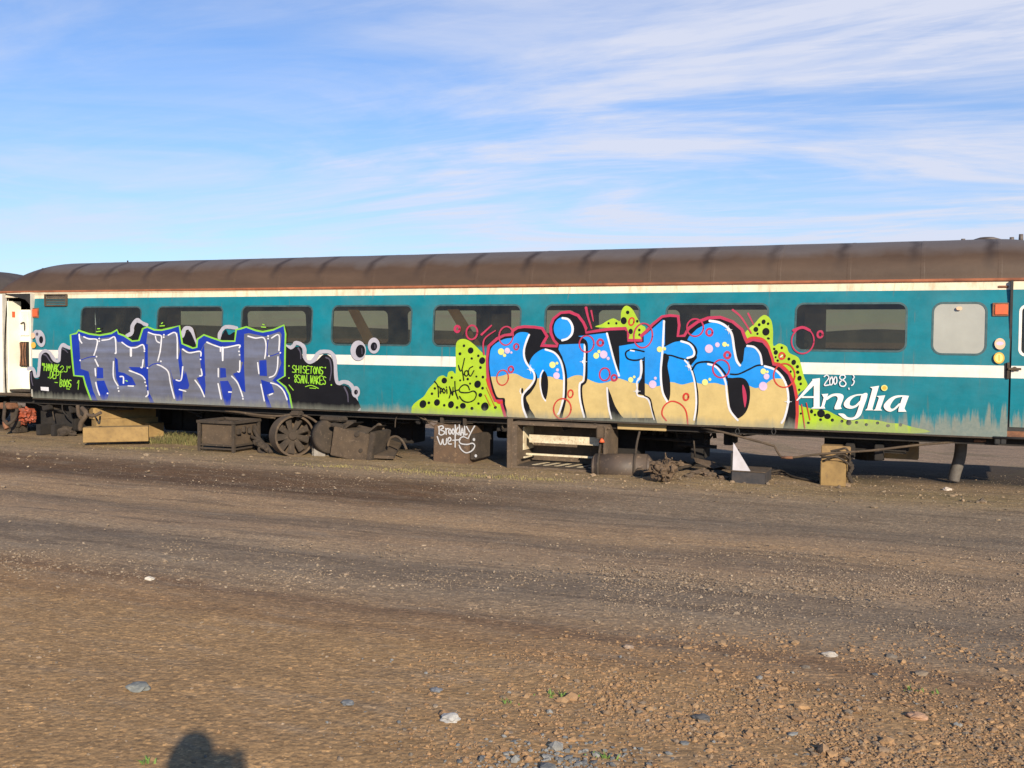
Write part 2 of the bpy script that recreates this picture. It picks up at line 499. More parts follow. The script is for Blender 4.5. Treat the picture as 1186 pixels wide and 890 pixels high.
# gutters
mb = MB()
for Y, sgn in ((prof(ZG), -1), (2.82-prof(ZG), 1)):
    mb.box(((XEND+XREND)/2, Y+sgn*.008, ZG+.018), (XREND-XEND, .05, .040), bev=.008)
mb.build('gutter', M['gutter'], root, split=True)
# roof ventilators
for px, py in ((63, 309), (1143, 279)):
    x = atY(px, py, 1.30).x
    zt = ZG+.035+RH-(.10 if px < 100 else 0)
    v = MB(); v.cyl((x, 1.35, zt-.05), (x, 1.35, zt+.005), .24, .22, 24); v.cyl((x, 1.35, zt+.005), (x, 1.35, zt+.045), .22, .10, 24)
    for dx, h in ((-.32, .03), (.33, .035), (.45, .075)):
        v.cyl((x+dx, 1.30, zt-.04), (x+dx, 1.30, zt+h), .035, .03, 10)
    v.build('roof_vent', M['roof'], root)
mb = MB(); x = atY(152, 307, 1.3).x
mb.cyl((x-1.9+1.9, 1.2, 3.5), (x, 1.2, ZG+.035+RH+.035), .015); 
mb.build('roof_pin', M['under'], root)

# ends
mb = MB()
for X in (XEND+.01, XREND-.01):
    mb.box((X, 1.41, (ZB+ZG)/2+.02), (.05, 2.56, ZG-ZB), mi=0)
mb.build('end_wall', M['black'], root, split=True)
# gangway bellows at left end
mb = MB(); mb.box((XEND-.10, 1.41, 1.95), (.16, 1.0, 2.2), bev=.03)
mb.box((XREND+.10, 1.41, 1.95), (.16, 1.0, 2.2), bev=.03)
mb.build('gangway', M['black'], root, split=True)
# floor, ceiling, interior
M['floor'] = simple('carriage_floor', (.06, .05, .045), (.10, .08, .06), .8, 4)
M['inner'] = simple('interior_lining', (.30, .27, .21), (.24, .21, .16), .7, 2, bump=0)
M['seatcloth'] = simple('seat_cloth', (.03, .05, .08), (.05, .06, .07), .9, 20)
M['curtain'] = simple('orange_curtain', (.22, .155, .075), (.16, .11, .055), .9, 6)
mb = MB(); mb.box(((XD0+XR2)/2, 1.41, ZB+.03), (XR2-XD0+.1, 2.70, .06)); mb.build('floor', M['floor'], root)
mb = MB(); mb.box(((XD0+XR2)/2, 1.41, ZG-.02), (XR2-XD0+.1, 2.50, .03)); mb.build('ceiling', M['inner'], root)
# inner lining below the windows on both sides
mb = MB()
for Y in (.075, 2.745): mb.box(((XL+XR)/2, Y, (ZB+WZ0)/2-.0), (XR-XL-.1, .03, WZ0-ZB-.16))
mb.build('inner_lining', M['inner'], root, split=True)
mb = MB()
for Y in (.30, 2.52):
    mb.box(((WIN[0][0]+WIN[7][1])/2, Y, ZG-.16), (WIN[7][1]-WIN[0][0], .34, .03))
mb.build('luggage_rack', M['dusty2'], root, split=True)
# partitions at the saloon ends and seats
pt = []
for X, w in ((XL+.05, 2.6), ((WIN[7][1]+WIN[8][0])/2+.02, 2.6)):
    mb = MB(); hw = .95
    mb.box((X, .10+hw/2, (ZB+ZG)/2), (.04, hw, ZG-ZB-.1)); mb.box((X, 2.72-hw/2, (ZB+ZG)/2), (.04, hw, ZG-ZB-.1))
    mb.build('partition', M['inner'], root, split=True)
mb = MB(); X = (WIN[8][1]+XR)/2; mb.box((X, .8, (ZB+ZG)/2), (.04, 1.35, ZG-ZB-.1)); mb.box(((WIN[7][1]+WIN[8][0])/2+.6, 1.46, (ZB+ZG)/2), (1.2, .04, ZG-ZB-.1)); mb.build('partition', M['inner'], root, split=True)
def seat(x, y, face):
    s = MB()
    s.box((x, y, 1.22), (.48, .96, .14), bev=.03)
    s.box((x-face*.26, y, 1.52), (.12, .96, .62), rot=Matrix.Rotation(-face*.12, 4, 'Y'), bev=.04)
    s.box((x, y, 1.0), (.1, .6, .3))
    s.build('seat', M['seatcloth'], root)
for i in range(8):
    xc = (WIN[i][0]+WIN[i][1])/2
    for y in (.62, 2.2):
        if i in (2, 5) and y < 1: continue
        seat(xc-.62, y, 1); seat(xc+.62, y, -1)
# curtains leaning across two windows
for i, k in ((3, 0), (4, 0)):
    a, b = WIN[i]; mb = MB()
    t0, t1 = (.10, .40) if i == 3 else (.06, .40)
    x0 = a+(b-a)*t0; x1 = a+(b-a)*t1
    pts = [(x0, .16, WZ1+.08), (x0+.20, .16, WZ1+.08), (x1+.22, .16, WZ0-.05), (x1-.0, .16, WZ0-.05)]
    mb.prism([Vector(p) for p in pts], (0, .03, 0)); mb.build('curtain', M['curtain'], root)
# dark blind / posts inside windows
for i, t0, t1 in ((4, .42, .46), (4, .60, .82), (6, .22, .40), (0, .42, .55), (7, .06, .26), (1, .0, .2)):
    a, b = WIN[i]; mb = MB(); mb.box((a+(b-a)*(t0+t1)/2, .32, (WZ0+WZ1)/2), ((b-a)*(t1-t0), .03, WZ1-WZ0+.2)); mb.build('blind', M['black'], root)

# left doorway: jambs, inner vestibule panels, door step
mb = MB(); yf = 0.0
xa, xb = XD0, XL
mb.box((xa-.015, .06, (ZB+ZG)/2), (.03, .14, ZG-ZB-.05)); mb.box((xb+.012, .06, (ZB+ZG)/2), (.024, .14, ZG-ZB-.05))
mb.build('door_jamb', simple('cream_jamb', (.52, .50, .42), (.38, .35, .32), .5, 5), root, split=True)
mb = MB()
zq = atY(27, 359, .40).z; mb.box(((xa+xb)/2+.30, .42, (ZB+.15+zq)/2), (1.3, .03, zq-ZB-.15)); mb.box((xa+.02, .24, (ZB+ZG)/2-.04), (.03, .32, ZG-ZB-.25))
pn = mb.build('vestibule_panel', M['cream'], root)
def px_box(mb, l, r, t, b, Y, th, mi=0, bev=0):
    p = atY(l, (t+b)/2, Y); q = atY(r, (t+b)/2, Y); zt = atY((l+r)/2, t, Y).z; zb = atY((l+r)/2, b, Y).z
    mb.box(((p.x+q.x)/2, Y+th/2, (zt+zb)/2), (q.x-p.x, th, zt-zb), mi=mi, bev=bev); return mb
mb = MB(); px_box(mb, 20.5, 33, 361, 389, .375, .02, bev=.005); mb.build('locker_door', M['white'], root)
mb = MB(); mb.tube([atY(24, 375, .35), atY(28, 374, .34), atY(28.5, 383, .35)], .012); mb.build('door_handle', M['black'], root)
mb = MB(); px_box(mb, 19.5, 32.5, 396, 425, .372, .025); mb.build('locker_opening', M['under'], root)
mb = MB()
for q in range(5): mb.tube([atY(21+q*2.2, 397, .35), atY(22+q*2.1+rng.uniform(-2, 2), 410, .33), atY(21+q*2.3, 424, .35)], .012)
mb.build('locker_pipe', M['rust'], root, split=True)
mb = MB(); yq = min(np.arange(.1, .4, .01), key=lambda Y: abs(atY(15.5, 364, float(Y)).x-(xa+.038))); mb.box((xa+.038, float(yq), atY(15.5, 364.5, float(yq)).z), (.006, .07, .12)); mb.build('red_notice', M['orange'], root)
mb = MB(); p = atY(-6, 462, -.0)
mb.box(((XEND+XL)/2, .02, ZB+.06), (XL-XEND, .22, .05)); mb.build('door_step', M['dusty'], root)
mb = MB(); mb.box(((xa+xb)/2, .40, ZB+.13), (xb-xa-.05, .62, .04)); mb.build('vestibule_floor', M['dusty2'], root)
mb = MB(); mb.prism([Vector((xa, .03, ZG-.02)), Vector((xb-.01, .03, ZG-.02)), Vector((xb-.01, .03, ZG-.28)), Vector((xb-.18, .03, ZG-.14))], (0, .25, 0)); mb.build('door_header', M['black'], root)
bm = bmesh.new(); rect(bm, XEND, XD0-.01, ZB+.06, ZG-.02); side_mesh(bm, -.004)
me = bpy.data.meshes.new('corner_panel'); bm.to_mesh(me); bm.free(); link('corner_panel', me, M['cream'], root)

# right hand door
dr = MB(); 
bm = bmesh.new()
dzb = sideXZ(1176, 495)[1]
wz0, wz1 = sideXZ(1183, 411)[1], sideXZ(1183, 355)[1]
bay(bm, XR+.025, XR2-.02, wz0-.1, wz1+.1, rrect(XR+.13, XR2-.14, wz0, wz1, .07))
rect(bm, XR+.025, XR2-.02, dzb, wz0-.1); rect(bm, XR+.025, XR2-.02, wz1+.1, ZG-.01)
bmesh.ops.remove_doubles(bm, verts=bm.verts[:], dist=1e-5); side_mesh(bm, .006)
me = bpy.data.meshes.new('door'); bm.to_mesh(me); bm.free(); door = link('door', me, M['body'], root)
md = door.modifiers.new('s', 'SOLIDIFY'); md.thickness = .03; md.offset = 0
def sub(name, mb, mat, par):
    o = mb.build(name, mat); o.parent = par
    # par sits at the root with only an inverse matrix, so the child needs no inverse of its own
    return o
def ring(bm, x0, x1, z0, z1, r, w):
    o1 = rrect(x0-w, x1+w, z0-w, z1+w, r+w); i1 = rrect(x0, x1, z0, z1, r)
    vo = [bm.verts.new((p[0], 0, p[1])) for p in o1]; vi = [bm.verts.new((p[0], 0, p[1])) for p in i1]; n = len(vo)
    for k in range(n): bm.faces.new((vo[k], vo[(k+1) % n], vi[(k+1) % n], vi[k]))
bm = bmesh.new(); ring(bm, XR+.14, XR2-.15, wz0+.01, wz1-.01, .06, .035); side_mesh(bm, -.012)
me = bpy.data.meshes.new('window_frame'); bm.to_mesh(me); bm.free(); o = link('window_frame', me, M['white']); o.parent = door
bm = bmesh.new(); bm.faces.new([bm.verts.new((p[0], 0, p[1])) for p in rrect(XR+.13, XR2-.14, wz0, wz1, .07)]); bmesh.ops.triangulate(bm, faces=bm.faces[:]); side_mesh(bm, .01)
me = bpy.data.meshes.new('window_pane'); bm.to_mesh(me); bm.free(); o = link('window_pane', me, glassmat('door_glass', (.75, .75, .72))); o.parent = door
mb = MB(); px_box(mb, 1166, 1169.5, 420, 439, -.03, .03, bev=.004); o = sub('door_handle', mb, M['dusty2'], door)
mb = MB(); c = atY(1175, 427.5, .0); mb.cyl(c, c+Vector((0, -.04, 0)), .03); mb.box(c+Vector((.0, -.045, 0)), (.16, .015, .03), bev=.004); sub('door_latch', mb, M['dusty'], door)
mb = MB()
mb.box((XR+.008, .065, (ZB+ZG)/2), (.032, .09, ZG-ZB)); mb.box(((XR+XR2)/2, .06, dzb-.03), (XR2-XR, .09, .05)); mb.box((XR2, .065, (ZB+ZG)/2), (.03, .09, ZG-ZB))
mb.build('door_surround', M['black'], root)
bm = bmesh.new(); rect(bm, XR, XREND, ZB, dzb-.055); side_mesh(bm, 0); me = bpy.data.meshes.new('sill_panel'); bm.to_mesh(me); bm.free(); link('sill_panel', me, M['rust'], root)
mb = MB(); c = atY(1162, 332.5, .09); mb.box(c, (.14, .03, .035), bev=.01); mb.build('door_lamp', M['rust'], root)
mb = MB(); px_box(mb, 1163.3, 1169, 421, 438, -.008, .02, bev=.004); mb.build('grab_recess', M['black'], root)
# orange indicator lamps and the small grille by the left doorway
for l, r, t, b, fr in ((1149.5, 1168, 351, 366.5, 1), (37, 45, 357, 368.5, 0)):
    x0, z1 = sideXZ(l, t); x1, z0 = sideXZ(r, b)
    mb = MB(); mb.box(((x0+x1)/2, prof(z0)-.004, (z0+z1)/2), (x1-x0, .03, z1-z0), bev=.004)
    o = mb.build('indicator_lamp', M['rust'], root)
    mb = MB(); mb.box(((x0+x1)/2+.01, prof(z0)-.022, (z0+z1)/2), ((x1-x0)*.78, .02, (z1-z0)*.74), bev=.004); sub('lens', mb, M['orange'], o)
x0, z1 = sideXZ(54.5, 341.5); x1, z0 = sideXZ(78, 354.5)
mb = MB(); yy = prof(z0)-.02
for k in range(7): mb.box(((x0+x1)/2, yy+.02, z0+(z1-z0)*(k+.5)/7), (x1-x0-.04, .012, (z1-z0)/14))
for X in (x0, x1): mb.box((X, yy, (z0+z1)/2), (.02, .04, z1-z0))
for Z in (z0, z1): mb.box(((x0+x1)/2, yy, Z), (x1-x0, .04, .012))
mb.build('vent_grille', M['dusty'], root)
# thin panel joint bands on the lower edge
mb = MB()
mb.box(((XL+XR)/2, .028, ZB-.012), (XR-XL, .03, .022)); mb.build('bottom_rail', M['dusty2'], root)
# ---------------------------------------------------------------- paint on the coach side
def FR(x0, y0, s): return lambda pts: [(x0+a/s, y0+b/s) for a, b in pts]
fA, fB, fC = FR(920, 420, 7.907), FR(30, 390, 9.889), FR(475, 380, 8.09)
fP, fN, fT, fS = FR(555, 360, 6.85), FR(640, 340, 5.933), FR(740, 350, 5.933), FR(830, 355, 5.933)
f1, f2, f3, f0, f4 = FR(80, 360, 7.414), FR(200, 360, 7.414), FR(320, 350, 6.843), FR(0, 320, 5.56), FR(470, 470, 7.907)
LAYER = [0]
from mathutils.geometry import tessellate_polygon
def tess(P):
    Q = []
    for p in P:
        if not Q or (p-Q[-1]).length > .02: Q.append(p)
    if (Q[0]-Q[-1]).length <= .02: Q.pop()
    tr = tessellate_polygon([[Vector((p.x, p.z, 0)) for p in Q]])
    b = bmesh.new(); vs = [b.verts.new(p) for p in Q]
    for t in tr:
        try: b.faces.new([vs[i] for i in t])
        except ValueError: pass
    bmesh.ops.delete(b, geom=[v for v in b.verts if not v.link_faces], context='VERTS')
    return b
class Decal:
    """one painted piece: flat layers, each a fraction of a millimetre over the last"""
    def __init__(s, plane=None):
        s.bm = bmesh.new(); s.mats = []; s.plane = plane
    def mi(s, mat):
        if mat not in s.mats: s.mats.append(mat)
        return s.mats.index(mat)
    def _emit(s, b, mat, cut=None):
        LAYER[0] += 1; off = -(.004+.00007*LAYER[0]); mi = s.mi(mat)
        if s.plane: 
            for v in b.verts: v.co = s.plane(v.co.x, v.co.z, LAYER[0])
        else:
            for v in b.verts:
                X, Z = sideXZ(v.co.x, v.co.z); v.co = Vector((X, 0, Z))
            bmesh.ops.bisect_plane(b, geom=b.verts[:]+b.edges[:]+b.faces[:], dist=1e-6, plane_co=(0, 0, ZB+.004), plane_no=(0, 0, -1), clear_outer=True)
            side_mesh(b, off)
            for f in b.faces:
                f.normal_update()
                if f.normal.y > 0: f.normal_flip()
        mp = {v: s.bm.verts.new(v.co) for v in b.verts}
        for f in b.faces:
            try: nf = s.bm.faces.new([mp[v] for v in f.verts]); nf.material_index = mi
            except ValueError: pass
        b.free()
    def poly(s, pts, mat, smooth=True, jag=0):
        P = [Vector((a, 0, b)) for a, b in pts]
        if smooth: P = crom(P, 4, True)
        s._emit(tess(P), mat); return s
    def ell(s, c, rx, ry, mat, rot=0, n=20):
        pts = []
        for k in range(n):
            a = 2*math.pi*k/n; u, v = rx*math.cos(a), ry*math.sin(a)
            pts.append((c[0]+u*math.cos(rot)-v*math.sin(rot), c[1]+u*math.sin(rot)+v*math.cos(rot)))
        return s.poly(pts, mat, False)
    def ring(s, c, rx, ry, w, mat, rot=0, a0=0, a1=360):
        n = 28; pts = []
        for k in range(n+1):
            a = R(a0+(a1-a0)*k/n); u, v = rx*math.cos(a), ry*math.sin(a)
            pts.append((c[0]+u*math.cos(rot)-v*math.sin(rot), c[1]+u*math.sin(rot)+v*math.cos(rot)))
        return s.line(pts, w, mat, smooth=False, wob=.25)
    def line(s, pts, w, mat, smooth=True, taper=0, wob=.12, closed=False):
        P = [Vector((a, 0, b)) for a, b in pts]
        if smooth and len(P) > 2: P = crom(P, 5, closed)
        if closed: P.append(P[0].copy())
        if len(P) == 2: P = [P[0].lerp(P[1], k/4) for k in range(5)]
        b = bmesh.new(); L = []; n = len(P); sd = rng.uniform(0, 99)
        for i, p in enumerate(P):
            t = (P[min(i+1, n-1)]-P[max(i-1, 0)])
            if closed and i in (0, n-1): t = P[1]-P[-2]
            t = t.normalized() if t.length > 1e-6 else Vector((1, 0, 0)); q = Vector((-t.z, 0, t.x))
            k = 1.0
            if taper: k = 1-taper*i/(n-1)
            k *= 1+wob*noise.noise(Vector((p.x*.35+sd, p.z*.35, sd)))
            L.append((b.verts.new(p+q*w*k/2), b.verts.new(p-q*w*k/2), q, t))
        for (a, c, _, _), (d, e, _, _) in zip(L, L[1:]): b.faces.new((a, d, e, c))
        if not closed:
            for idx, sg in ((0, -1), (n-1, 1)):   # round caps
                a, c, q, t = L[idx]; mid = (a.co+c.co)/2; r = (a.co-c.co).length/2
                arc = [b.verts.new(mid+q*r*math.cos(th)+t*sg*r*math.sin(th)) for th in [math.pi*k/5 for k in range(1, 5)]]
                b.faces.new([a]+arc+[c])
        s._emit(b, mat); return s
    def build(s, name, parent=root, label=None):
        me = bpy.data.meshes.new(name); s.bm.to_mesh(me); s.bm.free()
        o = bpy.data.objects.new(name, me); COL.objects.link(o)
        for mt in s.mats: me.materials.append(mt)
        if parent is not None:
            o.parent = parent; l = LOCS.get(parent.name)
            if l is not None: o.matrix_parent_inverse = Matrix.Translation(-l)
        if label: o['label'] = label
        return o
C = {k: paint('spray_'+k, v, .45, g, dust=.12 if k in ('black', 'sheen') else 1.0 if k != 'blue' else .5) for k, v, g in (
    ('black', (0.010, 0.010, 0.013), .8), ('lilac', (0.386, 0.378, 0.437), .8), ('blue', (0.012, 0.036, 0.320), .7), ('green', (0.218, 0.521, 0.046), .7),
    ('white', (0.672, 0.672, 0.722), .5), ('lime', (0.353, 0.521, 0.025), .7), ('sky', (0.004, 0.252, 0.739), .6), ('sand', (0.554, 0.420, 0.176), .9),
    ('crimson', (0.420, 0.029, 0.084), .6), ('red', (0.504, 0.042, 0.029), .6), ('pink', (0.605, 0.462, 0.655), .5), ('lemon', (0.672, 0.672, 0.235), .5), ('sheen', (0.084, 0.076, 0.109), .8),
    ('yellow', (0.714, 0.420, 0.067), .5), ('gtag', (0.269, 0.588, 0.034), .6), ('peach', (0.714, 0.462, 0.302), .5))}
def silver():
    def base(t, x, z):
        P = t.pos()
        n = t.noise(t.mapping(P, (.35, 1, 5)), 1.6, 3, .5)
        return t.mix(t.ramp(n, [(.35, 0), (.75, 1)]), (.108, .112, .145), (.145, .165, .255))
    return paint('spray_silver', None, .38, .9, base)
C['silver'] = silver()
C['letters'] = paint('operator_white', (.76, .76, .74), .35, .3)

# ---- right hand piece
D = Decal()
limeL = fC([(15, 765), (30, 720), (75, 680), (130, 640), (175, 570), (235, 505), (265, 460), (310, 445), (345, 462), (360, 415), (400, 405), (425, 430), (430, 360), (428, 240), (432, 150), (460, 112), (510, 104), (560, 125), (610, 165), (660, 215), (720, 270), (760, 300), (800, 830), (500, 835), (60, 810)])
D.poly(limeL, C['lime'])
D.poly(fC([(700, 500), (850, 650), (940, 850), (700, 850)]), C['lime'], False)
for x, y, a, b in ((505, 168, 12, 14), (568, 212, 27, 30), (468, 243, 14, 15), (578, 287, 12, 12), (640, 262, 12, 13), (676, 307, 29, 33), (660, 372, 13, 14), (321, 494, 26, 28), (391, 466, 12, 12), (470, 492, 10, 10), (541, 480, 12, 13), (622, 456, 10, 10), (683, 461, 13, 14), (633, 528, 31, 36), (563, 522, 10, 11), (680, 565, 13, 14), (233, 567, 12, 12), (206, 617, 12, 13), (659, 629, 18, 20), (121, 714, 32, 38), (177, 702, 13, 14), (253, 699, 28, 32), (321, 725, 12, 13), (384, 719, 28, 34), (441, 746, 13, 14), (496, 730, 28, 28), (581, 754, 15, 15), (642, 709, 12, 12), (702, 737, 36, 40), (800, 745, 14, 15)):
    D.ell(fC([(x, y)])[0], a/8.09, b/8.09, C['black'], rot=.3)
# lime on the right
D.poly(fS([(190, 190), (260, 120), (300, 75), (335, 60), (375, 95), (388, 170), (390, 270), (430, 255), (480, 275), (500, 320), (560, 350), (580, 400), (600, 480), (625, 550), (560, 610), (555, 720), (480, 600), (330, 360), (200, 260)]), C['lime'])
D.poly(fA([(10, 400), (80, 405), (200, 430), (300, 440), (400, 490), (520, 530), (620, 520), (760, 530), (880, 555), (960, 560), (1060, 585), (1190, 645), (0, 645)]), C['lime'])
for x, y, a, b in ((323, 107, 14, 17), (354, 120, 9, 10), (293, 127, 10, 11), (270, 159, 17, 18), (339, 175, 25, 27), (281, 189, 8, 9), (356, 221, 11, 8), (396, 293, 9, 9), (407, 317, 15, 17), (448, 285, 9, 10), (406, 350, 7, 8), (420, 373, 9, 9), (497, 362, 10, 11), (530, 385, 16, 19), (556, 415, 11, 12), (509, 449, 8, 9), (558, 453, 12, 12), (570, 494, 15, 18), (578, 533, 9, 10), (568, 574, 8, 9), (579, 737, 7, 8)):
    D.ell(fS([(x, y)])[0], a/5.933, b/5.933, C['black'], rot=.3)
for x, y, a, b in ((158, 449, 15, 19), (245, 467, 36, 37), (190, 480, 12, 12), (304, 493, 30, 26), (241, 524, 14, 13), (349, 528, 15, 15), (437, 538, 14, 14), (499, 550, 25, 25), (571, 549, 15, 14), (660, 569, 15, 14), (763, 554, 15, 14), (858, 579, 19, 14), (973, 571, 15, 15), (129, 553, 14, 12), (60, 467, 9, 9)):
    D.ell(fA([(x, y)])[0], a/7.907, b/7.907, C['black'])
# lime on top
D.poly(fN([(300, 232), (340, 212), (375, 190), (420, 172), (465, 190), (472, 130), (490, 95), (515, 85), (550, 110), (578, 160), (610, 215), (640, 240), (618, 330), (510, 335), (500, 250)]), C['lime'])
for x, y, a, b in ((386, 206, 8, 8), (439, 206, 8, 9), (517, 131, 12, 13), (490, 188, 21, 25), (583, 192, 9, 10), (538, 262, 15, 19), (597, 252, 9, 10), (598, 285, 8, 10)):
    D.ell(fN([(x, y)])[0], a/5.933, b/5.933, C['black'])
D.ring(fN([(543, 194)])[0], 17/5.933, 26/5.933, 1.9, C['red'], rot=.25)
D.ring(fS([(450, 341)])[0], 18/5.933, 21/5.933, 2.6, C['red'])
D.line(fS([(438, 348), (452, 338)]), 1.2, C['white'])
# outline: silhouette
SIL = (fP([(222, 846), (205, 790), (190, 742), (187, 706), (135, 705), (108, 645), (88, 560), (77, 480), (74, 380), (88, 288), (150, 232), (205, 205), (262, 200), (280, 165), (310, 145), (360, 138), (440, 142), (495, 150), (528, 205), (500, 250), (484, 287), (560, 290), (622, 292), (632, 262)])
       + fN([(18, 318), (0, 270), (-2, 225), (15, 180), (60, 142), (115, 138), (170, 160), (205, 205), (222, 245), (228, 278), (300, 268), (400, 255), (500, 252), (512, 290), (516, 332), (618, 332), (618, 300), (660, 262)])
       + fT([(100, 162), (165, 108), (215, 102), (262, 105), (268, 160), (260, 240), (318, 240), (350, 190), (410, 145), (480, 120), (560, 116), (640, 145), (700, 195)])
       + fS([(190, 232), (205, 258), (250, 238), (315, 250), (352, 295), (375, 360), (385, 405), (435, 418), (490, 470), (525, 550), (542, 640), (545, 740), (535, 850)]))
D.line(SIL, 6.8, C['crimson'], smooth=False, wob=.3)
D.line(fS([(205, 232), (250, 215), (320, 228), (360, 280), (385, 380), (440, 400), (500, 460), (540, 560), (553, 700), (548, 850)]), 2.6, C['red'])
D.line(fC([(722, 480), (745, 560), (790, 640), (830, 700), (875, 700), (905, 800), (925, 850)]), 2.6, C['red'])
D.poly(SIL, C['black'], False)
# blue letters with the sand lower half
WAVE = (fP([(60, 525), (90, 523), (150, 522), (190, 515), (230, 503), (290, 500), (350, 530), (400, 545), (440, 548), (490, 530), (560, 522), (610, 537), (665, 550)])
        + fN([(90, 592), (150, 565), (200, 565), (250, 592), (320, 617), (390, 606), (440, 582), (500, 597), (540, 612), (620, 622)])
        + fT([(40, 558), (90, 577), (140, 577), (220, 550), (290, 567), (330, 561), (380, 550), (430, 562), (520, 556), (580, 570)])
        + fS([(110, 545), (170, 530), (230, 548), (270, 562), (320, 546), (380, 502), (440, 496), (520, 505)]))
WV = crom([Vector((a, 0, b)) for a, b in WAVE], 3)
def wavey(x):
    for a, b in zip(WV, WV[1:]):
        if a.x <= x <= b.x: return a.z+(b.z-a.z)*(x-a.x)/max(1e-6, b.x-a.x)
    return WV[0].z if x < WV[0].x else WV[-1].z
def letter(pts, smooth=True):
    P = [Vector((a, 0, b)) for a, b in pts]
    if smooth: P = crom(P, 4, True)
    b0 = tess(P)
    xs = [w.x for w in WV if min(p.x for p in P) < w.x < max(p.x for p in P)]
    for x in xs:
        bmesh.ops.bisect_plane(b0, geom=b0.verts[:]+b0.edges[:]+b0.faces[:], dist=1e-7, plane_co=(x, 0, 0), plane_no=(1, 0, 0))
    for a, c in zip(WV, WV[1:]):
        fs = [q for q in b0.faces if a.x-1e-4 <= q.calc_center_median().x <= c.x+1e-4]
        if not fs: continue
        d = c-a
        es = {e for q in fs for e in q.edges}; vs = {v for q in fs for v in q.verts}
        bmesh.ops.bisect_plane(b0, geom=list(vs)+list(es)+fs, dist=1e-7, plane_co=a, plane_no=(-d.z, 0, d.x))
    for col in ('sky', 'sand'):
        b = b0.copy()
        kill = [q for q in b.faces if (q.calc_center_median().z > wavey(q.calc_center_median().x)) != (col == 'sand')]
        bmesh.ops.delete(b, geom=kill, context='FACES')
        D._emit(b, C[col])
    b0.free()
letter(fP([(236, 846), (222, 790), (208, 745), (203, 695), (150, 688), (122, 630), (98, 540), (86, 470), (83, 390), (97, 300), (150, 250), (212, 222), (268, 214), (300, 182), (345, 170), (398, 186), (372, 262), (358, 330), (368, 400), (404, 462), (440, 505), (440, 560), (410, 610), (362, 655), (345, 690), (352, 770), (378, 846)]))
letter(fP([(400, 470), (402, 410), (430, 358), (480, 318), (530, 303), (600, 335), (648, 400), (672, 500), (675, 600), (668, 700), (645, 846), (440, 846), (398, 750), (374, 690), (425, 620), (452, 555), (446, 500)]))
letter(fN([(48, 352), (215, 345), (222, 440), (222, 600), (186, 628), (188, 720), (215, 855), (55, 855), (85, 760), (96, 640), (90, 540), (70, 440), (42, 385)]), False)
letter(fN([(165, 295), (375, 272), (398, 380), (430, 480), (458, 570), (462, 470), (458, 362), (560, 345), (628, 336), (630, 290), (722, 222), (760, 200), (790, 760), (720, 858), (700, 850), (670, 755), (640, 715), (585, 700), (240, 700), (225, 855), (195, 740), (192, 640), (235, 600), (243, 345), (205, 320)]), False)
letter(fN([(240, 690), (590, 690), (640, 712), (672, 760), (705, 856), (225, 856)]), False)
letter(fT([(34, 236), (165, 122), (180, 130), (180, 300), (250, 268), (320, 264), (378, 305), (388, 360), (335, 395), (355, 440), (385, 520), (405, 620), (405, 740), (390, 846), (118, 846), (90, 755), (60, 665), (38, 650)]), False)
letter(fT([(325, 280), (345, 238), (400, 185), (460, 152), (530, 133), (600, 165), (645, 225), (660, 330), (676, 405), (712, 440), (716, 846), (400, 846), (403, 600), (385, 505), (355, 440), (400, 385), (395, 310)]), False)
letter(fS([(95, 400), (130, 395), (160, 412), (183, 375), (193, 290), (212, 268), (262, 280), (300, 325), (314, 400), (365, 415), (420, 450), (468, 515), (493, 600), (492, 700), (470, 790), (455, 846), (60, 846), (80, 500)]), False)
k, w = C['black'], C['white']
# i dot
D.ell(fN([(72, 242)])[0], 63/5.933, 79/5.933, C['sky'])
D.line(fN([(70, 170), (110, 180), (137, 225), (135, 275), (105, 310), (68, 322)]), 2.6, w)
# black lines, wedges and counters
D.poly(fP([(520, 478), (545, 530), (548, 620), (530, 705), (505, 670), (492, 590), (500, 510)]), k)
D.line(fP([(508, 475), (488, 520), (487, 600), (505, 680), (528, 715)]), 1.6, w)
D.poly(fP([(360, 672), (372, 690), (395, 760), (445, 846), (385, 846), (362, 790), (352, 720)]), k)
D.ell(fP([(344, 636)])[0], 1.3, 3.4, k); D.line(fP([(331, 618), (326, 640), (334, 662)]), 1.0, w)
D.line(fP([(412, 465), (450, 510), (450, 570), (410, 640), (368, 680)]), 2.2, k)
D.line(fP([(398, 192), (376, 245), (358, 310), (360, 370), (380, 420), (415, 465), (438, 500), (438, 550), (405, 600), (360, 650), (343, 690), (350, 770), (378, 846)]), 2.3, w)
D.line(fP([(535, 300), (610, 335), (660, 400), (686, 500), (688, 600), (682, 700), (650, 846)]), 3.4, k)
D.line(fP([(528, 308), (600, 335), (648, 400), (672, 500), (674, 600), (668, 700), (640, 800), (628, 820)]), 2.2, w)
D.line(fN([(168, 298), (215, 318), (236, 350), (236, 440), (232, 595), (200, 640), (205, 740), (232, 860)]), 2.4, k)
D.line(fN([(222, 352), (222, 440), (215, 590), (188, 625), (190, 730), (218, 850)]), 2.2, w)
D.line(fN([(168, 318), (200, 322), (222, 335), (238, 372)]), 2.2, k)
D.poly(fN([(376, 645), (400, 690), (430, 770), (470, 835), (500, 875), (405, 875), (390, 800), (380, 720)]), k)
D.line(fN([(376, 650), (380, 720), (388, 790), (405, 860)]), 2.0, w)
D.poly(fN([(372, 268), (400, 380), (435, 480), (452, 545), (462, 540), (458, 362), (515, 345), (512, 258)]), k, False)
D.line(fN([(375, 275), (400, 370), (425, 465), (458, 566)]), 2.2, w)
D.line(fN([(630, 400), (560, 386), (515, 396), (503, 420), (520, 450), (570, 460), (628, 450)]), 1.9, k)
D.line(fN([(537, 392), (562, 396)]), 1.6, w)
D.poly(fN([(612, 462), (632, 462), (634, 702), (588, 692), (592, 620), (614, 580)]), k, False)
